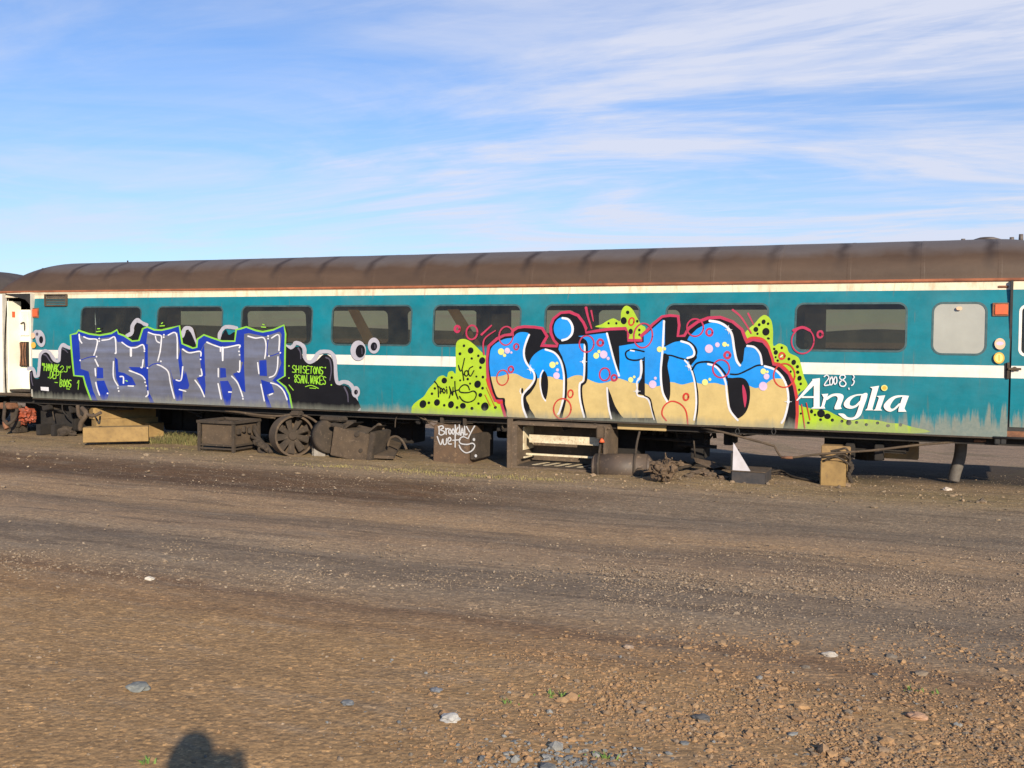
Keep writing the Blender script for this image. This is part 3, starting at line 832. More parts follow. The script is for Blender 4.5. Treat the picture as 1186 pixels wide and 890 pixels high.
D.line(fN([(606, 462), (608, 520), (604, 580), (582, 605), (582, 650), (585, 700), (640, 715), (668, 750), (700, 865)]), 1.9, w)
D.line(fT([(42, 645), (78, 668), (95, 740), (125, 846)]), 1.8, k)
D.line(fT([(38, 380), (38, 640)]), 1.4, k)
D.line(fT([(18, 402), (20, 470), (10, 515), (-4, 530)]), 2.2, w)
D.line(fT([(180, 300), (250, 268), (330, 266), (386, 308), (396, 360), (345, 396), (280, 385), (225, 368), (168, 365)]), 1.9, k)
D.line(fT([(292, 270), (350, 290), (380, 335), (375, 370), (335, 385)]), 2.4, w)
D.poly(fT([(164, 366), (208, 374), (198, 440), (215, 540), (216, 640), (200, 682), (178, 645), (160, 560)]), k)
D.line(fT([(174, 132), (170, 220), (166, 300), (160, 372), (152, 470), (155, 560), (168, 630), (196, 684)]), 2.4, w)
D.line(fT([(352, 430), (380, 500), (404, 620), (404, 740), (388, 846)]), 1.8, k)
D.line(fT([(316, 400), (352, 445), (380, 530), (394, 640), (393, 730), (380, 810)]), 2.0, w)
D.line(fT([(368, 465), (395, 425), (440, 412), (500, 415), (550, 440), (595, 495), (612, 540)]), 2.2, k)
D.poly(fS([(76, 500), (110, 492), (170, 490), (208, 512), (230, 570), (226, 660), (200, 730), (150, 770), (118, 755), (95, 700), (82, 600)]), k)
D.poly(fS([(180, 538), (198, 570), (208, 630), (196, 695), (184, 640), (178, 580)]), C['crimson'])
D.line(fT([(476, 426), (530, 445), (575, 500), (598, 560), (606, 640), (625, 740), (680, 812)]), 2.3, w)
D.line(fS([(96, 466), (150, 466), (220, 435), (275, 408), (320, 404)]), 1.9, k)
D.line(fT([(488, 130), (550, 140), (605, 172), (640, 225), (655, 320), (672, 400), (695, 435)]), 2.8, w)
D.line(fS([(212, 272), (262, 282), (300, 330), (312, 398)]), 2.4, w)
D.line(fS([(332, 412), (400, 435), (455, 490), (487, 570), (492, 660), (470, 760), (448, 800)]), 2.5, w)
# crimson and red rings
cr, rd = C['crimson'], C['red']
for fr, sc, x, y, a, b, wd, col in ((fP, 6.85, 216, 200, 56, 74, 1.7, cr), (fP, 6.85, 297, 286, 18, 23, 2.0, cr), (fP, 6.85, 188, 532, 46, 60, 1.5, rd), (fP, 6.85, 254, 466, 19, 23, 2.2, cr),
        (fN, 5.933, 236, 347, 50, 57, 1.6, cr), (fN, 5.933, 330, 339, 19, 21, 2.6, cr), (fN, 5.933, 360, 556, 35, 43, 1.9, cr), (fN, 5.933, 425, 580, 18, 19, 2.6, cr), (fN, 5.933, 125, 690, 17, 26, 1.8, rd),
        (fN, 5.933, 69, 793, 60, 70, 1.7, rd), (fN, 5.933, 624, 290, 64, 84, 1.8, cr), (fT, 5.933, 388, 176, 57, 60, 1.8, cr), (fT, 5.933, 486, 208, 21, 24, 2.6, cr), (fT, 5.933, 609, 365, 19, 21, 2.8, cr),
        (fT, 5.933, 566, 458, 57, 61, 1.9, cr), (fT, 5.933, 325, 652, 17, 23, 2.2, rd), (fS, 5.933, 466, 475, 73, 82, 1.6, rd), (fS, 5.933, 593, 237, 77, 88, 1.7, cr), (fS, 5.933, 712, 193, 18, 22, 2.4, cr),
        (fC, 8.09, 445, 10, 22, 28, 3.0, cr), (fC, 8.09, 582, 42, 52, 66, 1.9, cr)):
    D.ring(fr([(x, y)])[0], a/sc, b/sc, wd, col, rot=.12)
D.line(fS([(530, 165), (590, 145), (640, 165)]), 3.2, cr)
D.line(fT([(190, 815), (160, 770), (175, 715), (225, 682), (285, 700), (325, 750), (338, 840)]), 1.7, rd)
for fr, pts, wd in ((fP, [(22, 190), (100, 118)], 2.6), (fP, [(40, 345), (42, 230), (132, 158)], 2.0), (fN, [(232, 100), (245, 160), (270, 240)], 3.2), (fN, [(268, 120), (282, 190)], 2.2),
        (fS, [(112, 25), (170, 75), (240, 185)], 2.6), (fS, [(218, 50), (255, 125)], 2.2)):
    D.line(fr(pts), wd, cr, taper=.4)
for pts in ([(718, 555), (760, 650), (800, 740)], [(705, 625), (755, 730)]): D.line(fC(pts), .7, rd)
for pts in ([(68, 385), (98, 600)], [(112, 370), (145, 525)]): D.line(fA(pts), 1.2, rd)
# bubbles
for fr, sc, x, y, r, col in ((fP, 6.85, 177, 325, 25, 'lemon'), (fP, 6.85, 226, 318, 22, 'pink'), (fP, 6.85, 204, 354, 13, 'lemon'), (fP, 6.85, 258, 332, 9, 'pink'), (fP, 6.85, 584, 430, 24, 'lemon'), (fP, 6.85, 620, 417, 11, 'lemon'),
        (fP, 6.85, 616, 516, 26, 'pink'), (fP, 6.85, 624, 470, 12, 'pink'), (fN, 5.933, 302, 428, 20, 'lemon'), (fN, 5.933, 321, 400, 11, 'lemon'), (fN, 5.933, 353, 420, 26, 'pink'), (fN, 5.933, 384, 447, 11, 'pink'),
        (fN, 5.933, 539, 594, 18, 'lemon'), (fN, 5.933, 563, 574, 9, 'lemon'), (fN, 5.933, 5, 490, 18, 'lemon'), (fN, 5.933, 690, 625, 26, 'pink'), (fN, 5.933, 708, 583, 10, 'pink'), (fT, 5.933, 144, 325, 19, 'lemon'), (fT, 5.933, 178, 321, 11, 'lemon'),
        (fT, 5.933, 483, 321, 28, 'pink'), (fT, 5.933, 541, 294, 16, 'pink'), (fT, 5.933, 590, 291, 16, 'lemon'), (fT, 5.933, 613, 297, 8, 'lemon'), (fT, 5.933, 456, 552, 21, 'lemon'), (fT, 5.933, 489, 532, 10, 'lemon'),
        (fS, 5.933, 322, 447, 19, 'lemon'), (fS, 5.933, 344, 482, 20, 'pink'), (fS, 5.933, 321, 549, 29, 'pink'), (fS, 5.933, 350, 450, 9, 'lemon')):
    D.ell(fr([(x, y)])[0], r/sc, r/sc*1.05, C[col])
# sprayed glints
for fr, x, y in ((fP, 412, 465), (fN, 215, 470), (fN, 582, 672), (fT, 618, 190), (fT, 345, 440), (fS, 493, 655)):
    c = fr([(x, y)])[0]; D.ell(c, 1.9, 2.2, w); D.line([(c[0]-4, c[1]), (c[0]+4, c[1])], .5, w); D.line([(c[0], c[1]-5), (c[0], c[1]+5)], .5, w)
# black tag on the lime
for pts in ([(458, 350), (475, 400), (492, 385), (515, 285)], [(492, 385), (500, 430), (508, 490)], [(520, 405), (515, 435), (535, 450), (550, 425), (540, 400), (520, 405)], [(592, 360), (562, 378), (552, 420), (572, 450), (602, 400)],
            [(235, 500), (265, 545), (272, 645)], [(262, 545), (285, 560), (290, 612)], [(285, 560), (305, 572), (300, 595), (286, 598)], [(318, 565), (310, 590), (325, 610), (335, 590), (320, 565)], [(348, 572), (352, 612)], [(345, 552), (348, 556)],
            [(372, 655), (385, 600), (372, 545), (392, 600), (405, 630), (408, 555)], [(425, 500), (430, 590), (455, 665)], [(395, 600), (462, 578)], [(562, 578), (545, 540), (505, 533), (468, 568), (478, 600), (545, 605), (600, 590), (626, 620), (605, 672), (550, 695), (500, 680), (468, 640)]):
    D.line(fC(pts), 1.25, k, wob=.3)
D.build('graffiti_lettering', label='blue and sand bubble letters with crimson outline and spotted lime shapes')

# ---- operator lettering
D = Decal()
L = C['letters']
for pts in ([(165, 152), (235, 143), (232, 405), (250, 422), (150, 422), (178, 406), (180, 195)], [(165, 165), (190, 160), (190, 200), (78, 310), (30, 350), (18, 348)], [(80, 309), (182, 309), (182, 325), (64, 325)],
            [(252, 290), (312, 285), (300, 325), (275, 400), (285, 422), (225, 422), (250, 400), (270, 322)], [(298, 345), (300, 318), (345, 290), (395, 283), (440, 292), (452, 322), (425, 400), (435, 422), (368, 424), (398, 335), (382, 308), (345, 315)],
            [(668, 291), (575, 291), (500, 318), (455, 370), (468, 410), (520, 424), (575, 404), (612, 362), (606, 346), (565, 386), (532, 398), (508, 385), (518, 345), (560, 310), (622, 300)],
            [(618, 296), (672, 290), (628, 430), (600, 492), (540, 524), (470, 520), (428, 492), (403, 468), (455, 470), (490, 500), (540, 502), (568, 470), (596, 385)],
            [(693, 226), (777, 213), (716, 420), (722, 438), (648, 438), (668, 420), (716, 240)], [(752, 308), (833, 300), (790, 420), (806, 440), (722, 440), (742, 425), (776, 322)],
            [(1050, 306), (950, 301), (880, 325), (822, 385), (830, 428), (875, 451), (925, 430), (966, 390), (960, 374), (910, 420), (884, 418), (882, 388), (922, 332), (978, 316)], [(992, 312), (1050, 305), (1008, 420), (1028, 451), (952, 451), (955, 425), (980, 345)]):
    D.poly(fA(pts), L, len(pts) > 8)
D.ell(fA([(825, 233)])[0], 30/7.9, 28/7.9, C['lemon']); D.ell(fA([(825, 233)])[0], 20/7.9, 19/7.9, C['yellow'])
D.build('operator_lettering', label='white operator name with an orange dot')
D = Decal()
for pts in ([(275, 130), (300, 115), (318, 140), (290, 180), (278, 210), (322, 205)], [(345, 130), (325, 165), (332, 205), (352, 190), (352, 145), (345, 130)], [(375, 130), (362, 165), (372, 200), (390, 180), (388, 140), (375, 130)],
            [(442, 162), (418, 182), (424, 212), (455, 218), (474, 196), (462, 172), (442, 162), (418, 145), (425, 120), (455, 116), (468, 136), (442, 162)], [(540, 116), (550, 135), (537, 156), (550, 172), (540, 200), (526, 210)], [(500, 235), (503, 245)]):
    D.line(fA(pts), 1.35, w, wob=.3)
D.build('paint_marker_date', label='small white hand written 2008')

# ---- silver piece on the left
D = Decal(); g, b_, s_, li = C['green'], C['blue'], C['silver'], C['lilac']
# black clouds with lilac edge
D.line(fB([(38, 372), (62, 362), (90, 372), (105, 420), (118, 452), (148, 448), (160, 400), (168, 300), (172, 225), (200, 180), (240, 165), (290, 200), (330, 262), (370, 282), (393, 255), (400, 150), (430, 98), (480, 118), (545, 142)]), 4.0, li, wob=.3)
D.poly(fB([(50, 420), (62, 395), (85, 392), (95, 440), (112, 478), (142, 484), (166, 460), (180, 330), (188, 220), (230, 183), (272, 202), (312, 270), (360, 303), (402, 290), (416, 140), (436, 128), (490, 152), (560, 165), (575, 440), (680, 460), (710, 600), (780, 760), (500, 760), (200, 760), (80, 680), (55, 560)]), k)
for pts in ([(215, 205), (245, 220), (285, 280), (310, 300)], [(430, 140), (460, 155), (490, 185)], [(68, 415), (75, 500), (90, 560)]): D.line(fB(pts), 1.7, C['sheen'], taper=.5)
D.poly(fB([(178, 575), (270, 580), (272, 625), (182, 615)]), C['white'], False)
D.line(f1([(505, 215), (545, 190), (552, 130), (590, 82), (625, 105), (675, 122)]), 4.4, li, wob=.3)
D.poly(f1([(545, 245), (560, 215), (575, 180), (582, 130), (600, 105), (650, 140), (660, 260)]), k)
D.line(f2([(92, 215), (108, 160), (145, 148), (172, 175), (185, 230), (205, 290)]), 4.4, li, wob=.3)
D.poly(f2([(95, 270), (108, 215), (150, 178), (180, 225), (212, 320), (150, 320)]), k)
D.line(f2([(408, 235), (415, 190), (450, 145), (495, 140), (555, 150)]), 4.4, li, wob=.3)
D.poly(f2([(425, 255), (438, 195), (465, 165), (490, 208), (540, 185), (555, 265)]), k)
D.line(f3([(70, 345), (110, 362), (140, 350), (160, 325), (200, 335), (228, 370), (232, 450), (260, 478), (300, 463), (340, 405), (390, 392), (440, 402), (468, 450), (475, 560), (482, 620), (500, 645), (540, 632), (590, 650), (622, 705), (642, 800), (660, 850)]), 4.6, li, wob=.3)
D.poly(f3([(60, 352), (120, 376), (160, 356), (205, 362), (216, 440), (262, 490), (320, 470), (380, 416), (430, 430), (458, 480), (465, 600), (488, 655), (560, 662), (600, 710), (645, 865), (120, 865), (90, 700), (10, 620), (60, 540)]), k)
for pts in ([(180, 365), (198, 400), (200, 450)], [(400, 440), (430, 460), (442, 540), (430, 620)], [(545, 675), (570, 730), (575, 790)]): D.line(f3(pts), 1.9, C['sheen'], taper=.4)
for x, y, a, b, x2, y2, a2, b2 in ((655, 385, 62, 80, 672, 390, 38, 52), (779, 346, 48, 64, 779, 353, 26, 34), (636, 712, 33, 46, 637, 714, 15, 20)):
    D.ell(f3([(x, y)])[0], a/6.843, b/6.843, li); D.ell(f3([(x2, y2)])[0], a2/6.843, b2/6.843, k, rot=.1)
    D.line(f3([(x2+a2*.3, y2-b2*.4), (x2+a2*.35, y2+b2*.4)]), .9, C['sheen'])
D.ell(f0([(266, 402)])[0], 31/5.56, 56/5.56, li, rot=-.2); D.ell(f0([(240, 372)])[0], 22/5.56, 26/5.56, li); D.ell(f0([(271, 410)])[0], 13/5.56, 24/5.56, k); D.ell(f0([(245, 374)])[0], 1.5, 2, C['sheen'])
OUT = f1([(205, 790), (150, 640), (130, 565), (50, 558), (38, 440), (20, 208), (72, 195), (88, 170), (180, 200), (270, 212), (370, 195), (420, 165), (432, 198), (480, 215), (550, 262), (608, 256), (640, 155), (680, 140), (740, 165), (800, 168), (880, 150), (955, 130), (980, 285), (1030, 305)]) + f2([(180, 322), (213, 315), (220, 245), (275, 208), (340, 232), (430, 262), (540, 262), (552, 165), (590, 155), (640, 140), (720, 170), (780, 182), (870, 165), (962, 125), (976, 200), (970, 560), (905, 598), (975, 655), (1010, 720), (1035, 850)])
D.poly(OUT, b_, False)
D.line(OUT, 2.0, g, smooth=False)
SIN = f1([(92, 205), (140, 228), (250, 243), (400, 222), (425, 270), (448, 268), (520, 315), (640, 288), (668, 300), (682, 188), (740, 202), (830, 215), (940, 188), (958, 330), (985, 322)]) + f2([(95, 322), (150, 352), (248, 345), (275, 292), (300, 262), (420, 310), (582, 290), (622, 200), (660, 193), (800, 222), (925, 180), (942, 205), (925, 400), (940, 450), (900, 560), (862, 600), (950, 660), (985, 740), (1005, 845)]) + f1([(262, 790), (215, 690), (175, 522), (108, 500), (105, 430)])
D.poly(SIN, s_, False)
for pts in ([(250, 485), (300, 492), (302, 580), (245, 580)], [(245, 602), (310, 600), (350, 700), (335, 765), (290, 765), (258, 700)], [(400, 400), (425, 420), (432, 525), (480, 535), (550, 575), (582, 640), (440, 645), (412, 580)],
            [(520, 483), (680, 488), (685, 600), (660, 590), (625, 545), (545, 512)], [(655, 280), (684, 290), (692, 700), (745, 800), (705, 795), (680, 720), (668, 600)], [(865, 460), (900, 590), (925, 620), (985, 660), (980, 770), (925, 775), (888, 560)],
            [(905, 590), (990, 590), (1010, 520), (1040, 640), (1030, 672), (930, 680)]): D.poly(f1(pts), b_, False)
for pts in ([(55, 420), (80, 300), (85, 420), (100, 500), (140, 660), (60, 680), (40, 600), (80, 600)], [(215, 578), (282, 555), (290, 640), (284, 730), (250, 650)], [(238, 380), (278, 290), (290, 560), (262, 565)], [(415, 490), (462, 495), (468, 572), (415, 578)],
            [(413, 605), (482, 602), (518, 670), (500, 810), (455, 810), (430, 700)], [(525, 542), (590, 520), (618, 420), (632, 700), (600, 685), (570, 610)], [(580, 165), (622, 160), (622, 440), (592, 440)], [(752, 428), (812, 424), (818, 562), (755, 558)], [(765, 592), (852, 620), (880, 700), (815, 722), (865, 850), (820, 850)]): D.poly(f2(pts), b_, False)
for pts in ([(110, 425), (180, 400), (240, 395)], [(685, 490), (730, 460), (790, 452)]): D.line(f1(pts), 1.0, b_)
D.line(f2([(828, 240), (822, 385), (930, 360)]), 1.0, b_)
for pts in ([(95, 205), (100, 250), (118, 278)], [(135, 225), (180, 243), (248, 250), (242, 320), (222, 382)], [(290, 255), (350, 247), (402, 230), (412, 362)], [(232, 420), (258, 475)], [(232, 497), (237, 560)], [(238, 617), (250, 670), (270, 725)], [(390, 437), (390, 570), (428, 645)],
            [(462, 272), (520, 312), (580, 318), (640, 292), (656, 332)], [(645, 422), (636, 486), (625, 486)], [(525, 515), (580, 535), (635, 560), (660, 592)], [(447, 566), (474, 570), (475, 622)], [(515, 646), (560, 648)], [(685, 690), (686, 720), (668, 738)],
            [(690, 187), (740, 205), (797, 215), (800, 260), (790, 350), (770, 430)], [(750, 222), (760, 260), (785, 276)], [(860, 210), (930, 200), (938, 410)], [(765, 463), (810, 482), (860, 527), (880, 630), (912, 752)], [(985, 482), (970, 594), (928, 595)], [(955, 677), (1010, 692)]): D.line(f1(pts), 1.5, w, wob=.25)
for pts in ([(95, 332), (150, 362), (242, 350), (250, 390)], [(252, 502), (260, 552), (240, 560)], [(200, 597), (245, 660), (280, 738)], [(302, 272), (370, 300), (450, 318), (577, 295), (580, 318)], [(400, 497), (400, 568)], [(398, 627), (425, 758)],
            [(585, 432), (582, 520), (566, 522)], [(515, 563), (560, 612), (590, 680), (610, 740)], [(490, 698), (512, 699)], [(655, 219), (720, 236), (785, 232), (808, 280), (806, 360), (798, 410)], [(857, 236), (920, 210), (920, 342)], [(912, 397), (905, 500), (880, 555), (838, 573)], [(738, 447), (748, 540)], [(765, 632), (795, 775)],
            [(850, 620), (910, 640), (960, 690), (990, 765)], [(838, 723), (866, 712)]): D.line(f2(pts), 1.5, w, wob=.25)
D.line(f1([(540, 322), (540, 388)]), 2.6, w); D.line(f2([(437, 318), (438, 428)]), 2.8, w, taper=.4); D.line(f2([(418, 318), (418, 350)]), 1.5, w)
for fr, x, y in ((f1, 268, 240), (f1, 268, 262), (f1, 407, 366), (f1, 105, 427), (f1, 245, 395), (f1, 340, 710), (f1, 656, 348), (f1, 662, 615), (f1, 672, 645), (f1, 823, 208), (f1, 822, 228), (f1, 797, 435), (f1, 683, 492), (f1, 430, 665), (f1, 436, 690), (f2, 248, 418), (f2, 578, 350), (f2, 583, 380), (f2, 612, 757), (f2, 828, 218), (f2, 828, 240), (f2, 932, 362), (f2, 835, 390), (f2, 310, 275)):
    D.ell(fr([(x, y)])[0], 1.0, 1.0, w, n=10)
for fr, pts in ((f1, [(245, 181), (282, 177)]), (f1, [(255, 156), (272, 155)]), (f1, [(790, 132), (828, 130)]), (f1, [(803, 112), (812, 104)]), (f2, [(770, 140), (806, 143)]), (f2, [(782, 118), (794, 122)]), (f1, [(497, 600), (510, 606)])):
    D.line(fr(pts), 1.2, C['gtag'])
D.build('graffiti_lettering', label='silver block letters on blue with green outline and black clouds')

# ---- green tags, single stroke capitals
GL = {'A': [[(0, 1), (.5, 0), (1, 1)], [(.2, .6), (.8, .6)]], 'N': [[(0, 1), (0, 0), (1, 1), (1, 0)]], 'H': [[(0, 0), (0, 1)], [(1, 0), (1, 1)], [(0, .5), (1, .5)]], 'K': [[(0, 0), (0, 1)], [(1, 0), (0, .5), (1, 1)]], '2': [[(0, .2), (.5, 0), (1, .3), (0, 1), (1, 1)]],
      'J': [[(1, 0), (1, .8), (.5, 1), (0, .8)]], 'D': [[(0, 0), (0, 1), (.8, .8), (1, .4), (.6, 0), (0, 0)]], 'E': [[(1, 0), (0, 0), (0, 1), (1, 1)], [(0, .5), (.8, .5)]], 'P': [[(0, 1), (0, 0), (1, .1), (.9, .5), (0, .55)]], 'T': [[(0, 0), (1, 0)], [(.5, 0), (.5, 1)]],
      'B': [[(0, 0), (0, 1), (.9, .8), (.3, .5), (.9, .2), (0, 0)]], 'O': [[(.5, 0), (0, .4), (.4, 1), (1, .6), (.5, 0)]], 'S': [[(1, .1), (.3, 0), (0, .3), (.9, .65), (.7, 1), (0, .9)]], 'I': [[(.5, 0), (.5, 1)]], 'W': [[(0, 0), (.25, 1), (.5, .3), (.75, 1), (1, 0)]],
      'R': [[(0, 1), (0, 0), (1, .15), (.1, .5), (1, 1)]], '.': [[(.4, .9), (.5, 1)]], '1': [[(.2, .3), (.6, 0), (.5, 1)]], '"': [[(.3, 0), (.2, .3)], [(.7, 0), (.6, .3)]], '8': [[(.5, .5), (0, .2), (.5, 0), (1, .2), (.2, .7), (.5, 1), (1, .75), (.5, .5)]]}
def tagtext(D, txt, x, y, cw, ch, sl, wd, mat):
    for c in txt:
        for st in GL.get(c, []):
            D.line([(x+a*cw*.86+(1-b)*sl+rng.uniform(-.25, .25), y+b*ch+rng.uniform(-.3, .3)) for a, b in st], wd, mat, wob=.3)
        x += cw*1.08; y += ch*.03
D = Decal(); gt = C['gtag']
tagtext(D, '"HANNAK', 49.5, 421, 2.7, 8, .6, .85, gt); tagtext(D, '2J"', 71, 424, 4.0, 7, .5, .8, gt)
tagtext(D, '.DEPT', 56, 430, 3.2, 8, .5, .85, gt); tagtext(D, 'BOOS', 71, 439.5, 3.1, 8.5, .4, 1.0, gt); tagtext(D, '1', 90.5, 441, 3.5, 10, .3, .9, gt)
D.line([(65, 443), (68, 443.4)], .9, gt); D.line([(78.5, 450.5), (82, 450.8)], .9, gt)
D.build('graffiti_tag', label='lime green hand written lines on the left black cloud'); D = Decal()
tagtext(D, 'SHISETONS', 340, 423.5, 3.7, 8, .3, .95, gt); tagtext(D, '8SAN.WAKES', 342, 434, 3.45, 9, .3, .95, gt)
D.line([(355, 448), (362, 446.5), (370, 450)], .9, gt); D.line([(360, 449.5), (367, 450)], .8, gt)
for a in ((336, 424), (378, 426), (336, 438), (385, 446)): D.ell(a, .9, .9, gt, n=8)
D.line([(336, 446), (341, 452)], 1.0, gt)
D.build('graffiti_tag', label='lime green hand written lines on the right black cloud')
# stickers
D = Decal()
D.ell((1158, 398.5), 6.3, 6.6, C['peach']); D.ell((1158, 398), 4.4, 2.2, C['pink']); D.build('round_sticker'); D = Decal()
D.ell((1157, 414.8), 6.3, 6.6, C['yellow']); D.ell((1157, 414.8), 4.6, 5.0, C['lemon']); D.line([(1157, 411.5), (1157, 418)], 1.5, C['yellow']); D.build('round_sticker'); D = Decal()
D.ell((39.5, 389), 2.6, 3.4, C['peach']); D.build('round_sticker'); D = Decal(); D.ell((40.3, 400), 2.8, 3.6, C['yellow']); D.build('round_sticker'); D = Decal()
D.line([(1109.5, 357.5), (1112.5, 357.5)], 4.0, C['peach'], wob=0); D.build('pane_sticker')
pass
# ---------------------------------------------------------------- under the carriage (fixed parts)
def fr_rect(l, r, t, b, Y):
    p = atY(l, (t+b)/2, Y); q = atY(r, (t+b)/2, Y)
    return p.x, q.x, atY((l+r)/2, b, Y).z, atY((l+r)/2, t, Y).z
U = M['under']
mb = MB()
for Y in (.22, 2.6): mb.box(((XEND+XREND)/2, Y, .715), (XREND-XEND-.4, .08, .11))
x = XEND+.4
for X in np.arange(XEND+.5, XREND-.3, 1.35): mb.box((float(X), 1.41, .73), (.08, 2.4, .09))
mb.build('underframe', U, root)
# body bolsters / bogie pivots
mb = MB()
for l, r, t, b in ((46, 86, 466, 500), (954, 1052, 503, 526)):
    x0, x1, z0, z1 = fr_rect(l, r, t, b, .45 if l > 500 else .5)
    mb.box(((x0+x1)/2, 1.45, (z0+z1)/2+.02), (x1-x0, 1.9, z1-z0), bev=.03)
    mb.cyl(((x0+x1)/2, 1.41, z0-.18), ((x0+x1)/2, 1.41, z0+.1), .22)
    for dx in (-.2, .2): mb.box(((x0+x1)/2+dx, .35, z0+.05), (.12, .3, .22), bev=.01)
mb.build('bolster', U, root, split=True)
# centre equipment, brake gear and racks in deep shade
mb = MB()
for l, r, t, b, Y in ((405, 478, 484, 512, 1.0), (704, 738, 497, 530, .9), (800, 815, 496, 532, .8), (780, 792, 498, 520, 1.0), (838, 848, 498, 516, .7), (548, 570, 486, 500, .6), (575, 588, 486, 500, .35), (282, 312, 478, 500, 1.1), (150, 185, 470, 492, 1.3)):
    x0, x1, z0, z1 = fr_rect(l, r, t, b, Y)
    mb.box(((x0+x1)/2, Y+.25, (z0+z1)/2), (x1-x0, .5, z1-z0), bev=.012)
for l, r, t, b in ((742, 812, 507, 511), (778, 860, 497, 500), (785, 830, 515, 518)):
    mb.tube([atY(l, t, .8), atY(r, b, .8)], .03, cat=False)
for px in (745, 756, 764, 770, 818, 826, 840): 
    mb.tube([atY(px, 494, .75), atY(px+2, 505+rng.uniform(-3, 5), .75)], .03, cat=False)
for px in (486, 494, 512, 522, 534, 545, 556): 
    mb.box(atY(px, 487, .3), (.10, .15, .12), bev=.02)
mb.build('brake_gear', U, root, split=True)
mb = MB()
mb.tube([atY(212, 473, .25), atY(262, 476, .2), atY(300, 481, .1), atY(325, 482, .05), atY(345, 480, .1), atY(362, 486, .1), atY(376, 500, .1), atY(378, 516, .1)], .022)
mb.tube([atY(232, 473, .3), atY(285, 480, .3), atY(318, 484, .25)], .03)
mb.tube([atY(490, 482, .15), atY(497, 490, .1), atY(505, 496, .05)], .012); mb.tube([atY(482, 481, .15), atY(494, 487, .1), atY(520, 493, .05)], .010)
mb.tube([atY(812, 496, .1), atY(838, 501, 0), atY(880, 512, -.02), atY(897, 517, -.03), atY(900, 523, -.03), atY(905, 530, -.04), atY(912, 531, -.04), atY(950, 526, -.03), atY(1010, 522, 0), atY(1060, 516, .1), atY(1107, 512, .2), atY(1140, 510.5, .2), atY(1240, 511, .25)], .017, cat=False)
mb.build('air_pipe', M['dusty'], root, split=True)
mb = MB(); mb.tube([atY(1128, 510.8, .17), atY(1142, 510.6, .17)], .02, cat=False); mb.tube([atY(905, 530.2, -.06), atY(918, 530.3, -.06)], .02, cat=False); mb.build('pipe_union', M['rust'], root, split=True)
# tangle of brake rods, conduits and brackets
rg = random.Random(5)
for q in range(46):
    px = rg.choice([rg.uniform(470, 860), rg.uniform(470, 860), rg.uniform(190, 470), rg.uniform(40, 100)])
    yb = 463+(px-40)*.0376; Y = rg.uniform(.12, .7); mb = MB(); k = rg.random()
    if k < .45: mb.tube([atY(px, yb+rg.uniform(2, 8), Y), atY(px+rg.uniform(10, 30), yb+rg.uniform(4, 12), Y+.1), atY(px+rg.uniform(30, 60), yb+rg.uniform(3, 14), Y+.2)], rg.uniform(.010, .024), n=7); nm = 'brake_rod'
    elif k < .75: mb.tube([atY(px, yb+2, Y), atY(px+rg.uniform(-3, 3), yb+rg.uniform(6, 12), Y), atY(px+rg.uniform(-8, 8), yb+rg.uniform(12, 24), Y)], rg.uniform(.010, .020), n=7); nm = 'conduit'
    else: mb.box(atY(px, yb+rg.uniform(5, 11), Y), (rg.uniform(.06, .22), .12, rg.uniform(.06, .18)), rot=Matrix.Rotation(rg.uniform(-.4, .4), 4, 'Y'), bev=.012); nm = 'bracket'
    mb.build(nm, M['dusty2'] if rg.random() < .45 else U, root)
mb = MB()
for px in (854, 896): 
    c = atY(px, 500, .0); mb.tube([c+Vector((0, 0, .06)), c+Vector((.03, 0, .0)), c+Vector((.0, 0, -.05)), c+Vector((-.03, 0, 0)), c+Vector((0, 0, .05))], .008)
for px in (1155, 1162): mb.box(atY(px, 510.5, .05), (.07, .06, .10), bev=.01)
mb.tube([atY(1150, 507, .02), atY(1240, 510, .02)], .018, cat=False)
mb.build('hanging_hook', M['black'], root, split=True)
# dark boxes added on the far side to block light under the floor
for l, r, b_px, Y in ((190, 262, 506, 1.7), (268, 372, 504, 1.9), (380, 470, 512, 1.5), (30, 100, 494, 1.5), (575, 600, 508, 1.5), (745, 800, 524, 1.5)):
    x0, x1, z0, z1 = fr_rect(l, r, 480, b_px, Y)
    mb = MB(); z0 = max(z0, .08); mb.box(((x0+x1)/2, Y+.35, (z0+.68)/2), (x1-x0, .7, .68-z0), bev=.02)
    for q in range(3): mb.box((x0+(x1-x0)*(q+.5)/3, Y-.02, (z0+.68)/2), ((x1-x0)/3-.06, .04, .56-z0), bev=.01)
    mb.build('added_shade_box', U, root)
# lavatory chute, bent pipe reaching the ground
mb = MB(); mb.tube([atY(1113, 503, 1.0), atY(1113, 518, 1.0), atY(1111, 532, 1.0), atY(1106, 548, 1.0), atY(1104, 557, 1.0)], .085, n=18)
mb.build('drain_pipe', simple('grey_pipe', (.13, .115, .10), (.06, .05, .045), .7, 6), root)
# timber packing plank directly under the body
x0, x1, z0, z1 = fr_rect(714.5, 771, 490.8, 498.6, .12)
tagk = thing; mb = MB(); mb.box(((x0+x1)/2, .2, (z0+z1)/2), (x1-x0, .12, z1-z0), bev=.006)
mb.build('timber_rail', simple('pale_timber', (.46, .33, .15), (.34, .23, .10), .85, 6), root)

